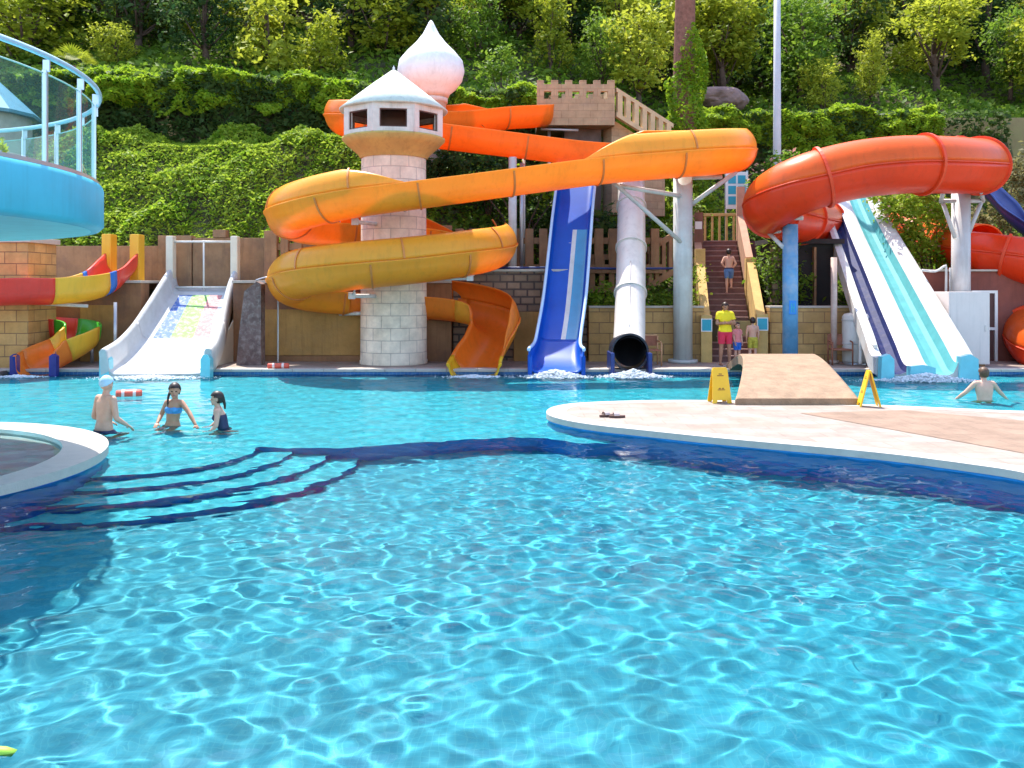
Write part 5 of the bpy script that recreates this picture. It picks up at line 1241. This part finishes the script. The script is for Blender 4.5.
b = MB(); b.tube(spline([(-.3, 0, .0), (-.05, .0, .02), (.12, .01, .015), (.2, 0, -.01)], .05), [.03]*20 if False else .028, 12); b.build('body', mat('float_lime', (.35, .62, .06), rough=.5, var=.1), nd)

# ------------------------------------------------------------------ foam where the slides run into the pool
M_foam = mat('foam_white', (.85, .88, .9), rough=.5, var=.04, trans=.3)
def foam(name, label, cx, cy, rx, ry, n, seed, h=.18):
    g = np.random.default_rng(seed); b = MB(); bm = bmesh.new(); bmesh.ops.create_icosphere(bm, subdivisions=1, radius=1); bm.verts.index_update()
    vs = np.array([v.co[:] for v in bm.verts]); fs = [[v.index for v in f.verts] for f in bm.faces]; bm.free()
    for i in range(n):
        a = g.random()*2*PI; d = abs(g.normal())*.55; x = cx+rx*d*math.cos(a); y = cy+ry*d*math.sin(a); r_ = .006+.034*g.random()**3*max(0, 1-d*.6)
        z = .01+h*g.random()**2*max(0, 1-d); b.add(vs*np.array([r_*1.7, r_*1.4, r_*.8])+np.array([x, y, z]), fs, True)
    o = b.build(name, M_foam); return tag(o, label, 'foam', kind='stuff')
foam('white_foam', 'white foam where the blue slide meets the pool', 1.10, 22.65, .85, .45, 2600, 1)
foam('white_foam', 'white foam below the black mouth of the white tube', 3.05, 22.65, .85, .45, 2600, 2)
foam('white_foam', 'white foam at the foot of the striped slide', 10.0, 21.75, 1.3, .4, 3200, 3)
foam('white_foam', 'white foam at the foot of the wide white slide', -8.98, 22.35, 1.3, .55, 2000, 4, .06)
foam('white_foam', 'thin foam at the foot of the kiddie slide', -12.4, 22.6, .7, .3, 700, 5, .04)
foam('white_foam', 'thin foam at the lip of the orange flume', -.95, 22.6, .8, .35, 900, 6, .05)

pp = thing('pipe', 'dark pipe running along the wall top behind the blue slide and white tube', 'pipe', (1.5, 26.9, 2.83))
b = MB(); b.tube([(-3.0, 0, 0), (-.5, .01, .02), (1.6, 0, -.01), (3.6, .3, .0)], .035, 8); b.build('tube', M_nav, pp)
# ------------------------------------------------------------------ people
def skin_mat(name, col):
    m = mat(name, col, rough=.5, spec=.4, var=.08, scale=9); b = m.node_tree.nodes['Principled BSDF']
    b.inputs['Subsurface Weight'].default_value = .12; b.inputs['Subsurface Scale'].default_value = .02; b.inputs['Subsurface Radius'].default_value = (1, .35, .2); return m
M_sk1 = skin_mat('skin_fair', (.66, .37, .26)); M_sk2 = skin_mat('skin_tan', (.52, .26, .16)); M_sk3 = skin_mat('skin_olive', (.40, .19, .11))
M_eye = mat('eye_dark', (.03, .02, .02), rough=.2); M_lips = mat('lips', (.45, .13, .12), rough=.4)
M_hair = mat('hair_dark_brown', (.03, .016, .012), rough=.45, var=.3, scale=25); M_hair2 = mat('hair_brown', (.10, .05, .025), rough=.5, var=.3, scale=25)
class Fig:
    """closed primitives in one figure: remeshed to a single continuous surface"""
    def __init__(s): s.b = MB(); s.seg = []
    def limb(s, p, q, r0, r1, tag_, bulge=0):
        p, q = Vector(p), Vector(q); d = (q-p); L = d.length; t = d.normalized(); n = 7
        pts = [p-t*r0*.7]+[p+d*k/n for k in range(n+1)]+[q+t*r1*.7]
        rr_ = [r0*.6]+[(r0+(r1-r0)*k/n)+bulge*math.sin(PI*min(1, k/n*1.5)) for k in range(n+1)]+[r1*.6]
        s.b.tube(pts, rr_, 14); s.seg.append((tag_, p.copy(), q.copy(), max(r0, r1)))
    def ell(s, c, r, tag_, M=None):
        bm = bmesh.new(); bmesh.ops.create_icosphere(bm, subdivisions=3, radius=1); bm.verts.index_update()
        vs = [Vector(c)+((M @ Vector((v.co.x*r[0], v.co.y*r[1], v.co.z*r[2]))) if M else Vector((v.co.x*r[0], v.co.y*r[1], v.co.z*r[2]))) for v in bm.verts]
        s.b.add(vs, [[v.index for v in f.verts] for f in bm.faces], True); bm.free(); s.seg.append((tag_, Vector(c), Vector(c)+Vector((0, 0, .001)), max(r)))
    def hand(s, w_, d, palm, curl=.5, side=1):
        """wrist, forearm direction, palm normal"""
        w_ = Vector(w_); d = Vector(d).normalized(); pn = Vector(palm); pn = (pn-d*pn.dot(d)).normalized(); x = d.cross(pn)
        M = Matrix((x, d, pn)).transposed()
        c = w_+d*.05; s.ell(c, (.040, .052, .018), 'hand', M)
        for k, (off, L) in enumerate(((-.030, .066), (-.010, .076), (.010, .072), (.030, .056))):
            a = c+d*.035+x*off; m_ = a+d*L*.55*math.cos(curl*.5)+pn*L*.55*math.sin(curl*.5); e = m_+d*L*.5*math.cos(curl*1.5)+pn*L*.5*math.sin(curl*1.5)
            s.b.tube([a, m_, e], [.0098, .009, .0075], 8); s.seg.append(('hand', a.copy(), e.copy(), .01))
        a = w_+d*.03-x*.03*side; m_ = a-x*.03*side+d*.03+pn*.008; e = m_+d*.032+pn*.012-x*.006*side
        s.b.tube([a, m_, e], [.014, .011, .009], 8); s.seg.append(('hand', a.copy(), e.copy(), .012))
def person(label, loc, rz, height, skin, pose, wear=(), hair=None, cap=None, long_hair=None, head_k=1.0, head_yaw=0, head_pitch=0, female=False, group=None):
    o = thing('person', label, 'person', loc, rz, group)
    S = height/1.70; f = Fig(); lx, ly = pose.get('lean', (0, 0)); dz = pose.get('drop', 0)
    def sp(x, y, z): return Vector((x+lx*max(0, z-.92), y+ly*max(0, z-.92), z-dz))
    # torso as elliptical rings along the spine
    rings = [(.80, .02, .02), (.82, .12, .085), (.88, .158, .112), (.95, .162, .115), (1.04, .138 if not female else .125, .098), (1.14, .145 if not female else .13, .10), (1.25, .168 if not female else .148, .112), (1.34, .172 if not female else .15, .105), (1.40, .135, .085), (1.445, .07, .06), (1.47, .02, .02)]
    rows = []
    for z, rx, ry in rings: c = sp(0, 0, z); rows.append([(c.x+rx*math.cos(a), c.y+ry*math.sin(a)*(1.0 if math.sin(a) < 0 else .95), c.z) for a in np.linspace(0, 2*PI, 25)[:-1]])
    n0 = len(rows[0]); o0 = len(f.b.v); f.b.grid(rows, closed=True)
    f.b.f.append(tuple(o0+k for k in reversed(range(n0)))); f.b.sm.append(True); f.b.mi.append(0); k0 = o0+(len(rows)-1)*n0; f.b.f.append(tuple(k0+k for k in range(n0))); f.b.sm.append(True); f.b.mi.append(0)
    f.seg.append(('torso', sp(0, 0, .93), sp(0, 0, 1.36), .16))
    if female:
        for s in (-1, 1): f.ell(sp(s*.065, -.085, 1.26), (.052, .045, .05), 'torso')
    hc = sp(0, -.012, 1.585); hc = sp(0, -.01, 1.47)+Vector((0, 0, .115))*head_k; HM = Matrix.Rotation(head_yaw, 3, 'Z') @ Matrix.Rotation(head_pitch, 3, 'X')
    f.limb(sp(0, .01, 1.40), sp(0, 0, 1.50), .056, .050, 'neck')
    def hp(x, y, z): return hc+HM @ (Vector((x, y, z))*head_k)
    f.ell(hc+HM @ Vector((0, .008, .018))*head_k, (.077*head_k, .096*head_k, .098*head_k), 'head', HM)
    f.ell(hp(0, -.022, -.045), (.056*head_k, .066*head_k, .066*head_k), 'head', HM)
    f.ell(hp(0, -.092, -.012), (.013*head_k, .018*head_k, .022*head_k), 'head', HM); f.ell(hp(0, -.075, -.085), (.022*head_k, .018*head_k, .016*head_k), 'head', HM)
    f.ell(hp(0, -.083, -.052), (.024*head_k, .012*head_k, .011*head_k), 'head', HM)
    for s in (-1, 1): f.ell(hp(s*.078, .005, -.01), (.010*head_k, .020*head_k, .031*head_k), 'head', HM)
    sw = .175 if not female else .155
    for s, key in ((-1, 'R'), (1, 'L')):          # facing -Y: the figure's right is -X
        sh = sp(s*sw, 0, 1.385); el, wr = pose['arm'+key]; el = sp(*el); wr = sp(*wr)
        f.limb(sp(s*.09, 0, 1.39), sh, .06, .058, 'torso'); f.limb(sh, el, .053, .041, 'uarm'+key); f.limb(el, wr, .041, .027, 'farm'+key, .004)
        f.hand(wr, wr-el, pose.get('palm'+key, (0, 0, -1)), pose.get('curl', .4), s)
        hip = Vector((s*.088, 0, .88-dz)); kn, an = pose['leg'+key]; kn = Vector((kn[0], kn[1], kn[2]-dz)); an = Vector((an[0], an[1], an[2]-dz))
        f.limb(hip, kn, .088, .056, 'thigh'+key); f.limb(kn, an, .055, .034, 'calf'+key, .01)
        fd = Vector(pose.get('foot'+key, (0, -1, 0))); hl = an+Vector((0, 0, -.045))-fd*.03; f.limb(hl, hl+fd*.19+Vector((0, 0, -.005)), .034, .026, 'foot'+key)
    tmp = f.b.build('tmp', skin); md = tmp.modifiers.new('r', 'REMESH'); md.mode = 'VOXEL'; md.voxel_size = .0085
    sm = tmp.modifiers.new('s', 'SMOOTH'); sm.factor = .5; sm.iterations = 3
    dg = bpy.context.evaluated_depsgraph_get(); me = bpy.data.meshes.new_from_object(tmp.evaluated_get(dg)); bpy.data.objects.remove(tmp)
    me.name = 'body'; nv = len(me.vertices); co = np.empty(nv*3); me.vertices.foreach_get('co', co); co = co.reshape(-1, 3); no = np.empty(nv*3); me.vertices.foreach_get('normal', no); no = no.reshape(-1, 3)
    # nearest segment of every vertex
    best = np.full(nv, 9.); lab = np.zeros(nv, int); par = np.zeros(nv)
    for i, (tg, p, q, r_) in enumerate(f.seg):
        p_, d = np.array(p), np.array(q-p); t = np.clip(((co-p_)@d)/max(1e-9, d@d), 0, 1); dist = np.linalg.norm(co-(p_+t[:, None]*d), axis=1)-r_
        m_ = dist < best; best[m_] = dist[m_]; lab[m_] = i; par[m_] = t[m_]
    tags = np.array([s[0] for s in f.seg])[lab]
    inv = np.array(HM.inverted()); hl_ = ((co-np.array(hc))@inv.T)/head_k
    polys = [tuple(p.vertices) for p in me.polygons]
    me.materials.clear(); [me.materials.append(x) for x in (skin, M_eye, M_lips)]
    mi = np.zeros(len(polys), int); cen = np.array([co[list(p)].mean(0) for p in polys]); hl_c = ((cen-np.array(hc))@inv.T)/head_k
    for s in (-1, 1): mi[(np.abs(hl_c[:, 0]-s*.030) < .015) & (np.abs(hl_c[:, 2]-.008) < .008) & (hl_c[:, 1] < -.05)] = 1
    mi[(np.abs(hl_c[:, 0]) < .022) & (np.abs(hl_c[:, 2]+.052) < .008) & (hl_c[:, 1] < -.065)] = 2
    me.polygons.foreach_set('material_index', mi.astype(np.int32)); me.polygons.foreach_set('use_smooth', np.ones(len(polys), bool))
    me.transform(Matrix.Scale(S, 4)); body = bpy.data.objects.new('body', me); COL.objects.link(body); body.parent = o
    def shell(name, mask_v, off, m, thick=.006):
        keep = [p for p in polys if all(mask_v[i] for i in p)]
        if not keep: return None
        used = sorted({i for p in keep for i in p}); mp = {j: k for k, j in enumerate(used)}
        vs = (co[used]+no[used]*off)*S
        mm = bpy.data.meshes.new(name); mm.from_pydata(vs.tolist(), [], [tuple(mp[i] for i in p) for p in keep]); mm.polygons.foreach_set('use_smooth', np.ones(len(keep), bool)); mm.materials.append(m)
        ob = bpy.data.objects.new(name, mm); COL.objects.link(ob); ob.parent = o
        s1 = ob.modifiers.new('smooth', 'SMOOTH'); s1.iterations = 4; s2_ = ob.modifiers.new('thick', 'SOLIDIFY'); s2_.thickness = thick*S; s2_.offset = 0
        return ob
    z0 = co[:, 2]+dz
    def isin(*t): return np.isin(tags, t)
    for wname, m in wear:
        if wname == 'shorts': shell('shorts', (isin('torso') & (z0 < 1.0)) | (isin('thighR', 'thighL') & (par < .78)), .022, m)
        if wname == 'swim_trunks': shell('swim_trunks', (isin('torso') & (z0 < .93)) | (isin('thighR', 'thighL') & (par < .60)), .014, m)
        if wname == 'waistband': shell('waistband', isin('torso') & (z0 < 1.0) & (z0 > .94), .026, m)
        if wname == 'shirt': shell('shirt', (isin('torso') & (z0 > .90)) | (isin('uarmR', 'uarmL') & (par < .62)), .024, m)
        if wname == 'bikini_top': shell('bikini_top', isin('torso') & (z0 > 1.19) & (z0 < 1.31), .010, m)
        if wname == 'bikini_bottom': shell('bikini_bottom', (isin('torso') & (z0 < .90)) | (isin('thighR', 'thighL') & (par < .12)), .010, m)
        if wname == 'swimsuit': shell('swimsuit', (isin('torso') & (z0 < 1.32)) | (isin('thighR', 'thighL') & (par < .10)), .010, m)
        if wname == 'collar': shell('collar', isin('neck', 'torso') & (z0 > 1.425) & (z0 < 1.47), .018, m)
    hd = isin('head', 'neck') & (best < 1)
    if cap is not None: shell('swim_cap', isin('head') & (hl_[:, 2]+.35*(-hl_[:, 1]*-1)*-1 > -.5) & (hl_[:, 2] > .028-.55*np.maximum(0, hl_[:, 1])), .010, cap)
    if hair is not None: shell('hair', hd & ((hl_[:, 2] > .052) | ((hl_[:, 1] > .0) & (hl_[:, 2] > -.06) & (np.abs(hl_[:, 0]) < .079)) | ((hl_[:, 1] > -.035) & (hl_[:, 2] > .025))), .016, hair, .014)
    if long_hair:
        hb = MB()
        for pts_, r_ in long_hair: hb.tube([hp(*p) * S for p in spline([Vector(q) for q in pts_], .02)], [r_*S*(1-.6*k/max(1, len(spline([Vector(q) for q in pts_], .02))-1)) for k in range(len(spline([Vector(q) for q in pts_], .02)))], 10)
        hb.build('ponytail', hair, o)
    return o
STAND = dict(legR=((-.10, -.01, .49), (-.105, .02, .08)), legL=((.10, -.01, .49), (.105, .02, .08)))
BENT = dict(legR=((-.12, -.30, .62), (-.12, .05, .42)), legL=((.12, -.30, .62), (.12, .05, .42)), drop=.34)
KNEEL = dict(legR=((-.13, -.20, .50), (-.12, .22, .47)), legL=((.13, -.20, .50), (.12, .22, .47)), footR=(0, .35, -.0), footL=(0, .35, 0))
M_cap = mat('cap_pale_blue', (.45, .66, .82), rough=.4, var=.08); M_bik = mat('bikini_blue', (.08, .30, .62), rough=.6, var=.2, scale=20); M_drk = mat('swimwear_dark', (.03, .03, .08), rough=.6)
M_yels = mat('shirt_yellow', (.86, .66, .02), rough=.8, var=.1, scale=6, bump=.3, bscale=22); M_reds = mat('shorts_red', (.62, .03, .07), rough=.8, var=.12, scale=6, bump=.3, bscale=22)
M_blu = mat('shorts_blue', (.10, .20, .42), rough=.8, var=.15, scale=8); M_olv2 = mat('shorts_olive', (.48, .42, .05), rough=.8, var=.3, scale=14); M_pk = mat('top_pink', (.72, .25, .25), rough=.8); M_towel = mat('shorts_bright_blue', (.03, .16, .62), rough=.8, var=.15)
# boy with the cap, back towards us, turned to the girls
person('boy in a pale blue swim cap standing waist deep with his back turned', (-6.33, 13.95, -.55), R(150), 1.74, M_sk1,
       dict(BENT, armR=((-.24, -.03, 1.10), (-.24, -.22, .98)), armL=((.25, .0, 1.10), (.22, -.24, 1.0)), lean=(0, -.08), palmR=(0, 0, -1), palmL=(0, 0, -1)), [('swim_trunks', M_drk)], cap=M_cap, head_k=1.14, head_yaw=R(20))
# girl in blue bikini
person('girl in a blue bikini with a long dark plait, reaching one arm over the water', (-5.55, 14.7, -.55), R(-14), 1.50, M_sk2,
       dict(BENT, armR=((-.27, .02, 1.14), (-.20, -.18, 1.02)), armL=((.36, -.06, 1.22), (.58, -.16, 1.02)), lean=(.14, -.05), palmL=(0, 0, -1)), [('bikini_top', M_bik), ('bikini_bottom', M_bik)], hair=M_hair, head_k=1.18, head_yaw=R(28), head_pitch=R(8), female=True,
       long_hair=[([(-.03, .06, .05), (-.085, .02, -.06), (-.10, -.03, -.16), (-.09, -.06, -.27)], .030)])
# girl crouching in profile
person('girl with wet dark hair crouching shoulder high in the water', (-4.62, 14.5, -.55-.0), R(-78), 1.50, M_sk1,
       dict(KNEEL, armR=((-.22, -.10, 1.15), (-.20, -.30, 1.02)), armL=((.25, -.08, 1.14), (.28, -.26, .98)), lean=(0, -.25), drop=.455), [('swimsuit', M_drk)], hair=M_hair, head_k=1.10, female=True, head_pitch=R(4),
       long_hair=[([(0, .09, .02), (0, .115, -.08), (0, .12, -.18)], .038)])
# man at the right, back to us
person('man with short brown hair wading with his back turned and arms spread', (9.46, 18.0, -.62), R(175), 1.72, M_sk1,
       dict(KNEEL, armR=((-.33, -.10, 1.22), (-.50, -.22, 1.08)), armL=((.34, -.06, 1.20), (.46, -.20, 1.06)), lean=(0, -.1), drop=.455), [('swim_trunks', M_olv2)], hair=M_hair2)
# lifeguard
person('lifeguard in yellow polo shirt and red shorts with folded arms at the stair foot', (5.86, 24.75, .118), R(6), 1.72, M_sk3,
       dict(STAND, armR=((-.25, -.06, 1.13), (.05, -.20, 1.17)), armL=((.25, -.06, 1.13), (-.05, -.235, 1.15)), palmR=(0, 1, 0), palmL=(0, 1, 0), legR=((-.11, -.01, .49), (-.125, .02, .08)), legL=((.11, -.01, .49), (.13, .02, .08))),
       [('shirt', M_yels), ('shorts', M_reds), ('collar', M_yels)], hair=M_hair, head_pitch=R(14))
# two children behind him
person('child in pink top and bright blue shorts half hidden behind the lifeguard', (6.33, 25.3, .118), R(30), 1.12, M_sk1,
       dict(STAND, armR=((-.22, -.02, 1.14), (-.20, -.08, .90)), armL=((.22, -.02, 1.14), (.20, -.08, .90)), palmR=(1, 0, 0), palmL=(-1, 0, 0)), [('shirt', M_pk), ('shorts', M_towel)], hair=M_hair, head_k=1.25)
person('shirtless boy in olive yellow shorts with his back turned at the right stair pier', (6.78, 25.35, .118), R(172), 1.26, M_sk1,
       dict(STAND, armR=((-.22, -.02, 1.14), (-.20, -.06, .90)), armL=((.23, .0, 1.14), (.22, -.06, .90)), palmR=(1, 0, 0), palmL=(-1, 0, 0)), [('shorts', M_olv2)], hair=M_hair, head_k=1.18)
# boy climbing the stairs
person('shirtless boy in dark blue shorts climbing halfway up the staircase', (6.84, 28.37, 2.08), R(178), 1.36, M_sk1,
       dict(armR=((-.27, .03, 1.16), (-.18, -.12, .99)), armL=((.29, .06, 1.17), (.16, -.03, 1.02)), palmR=(1, 0, 0), palmL=(-1, 0, 0), legR=((-.10, -.13, .52), (-.10, -.03, .30-.02)), legL=((.09, .02, .49), (.095, .05, .08)), lean=(0, -.10)), [('shorts', M_blu), ('waistband', M_drk)], hair=M_hair, head_k=1.15)
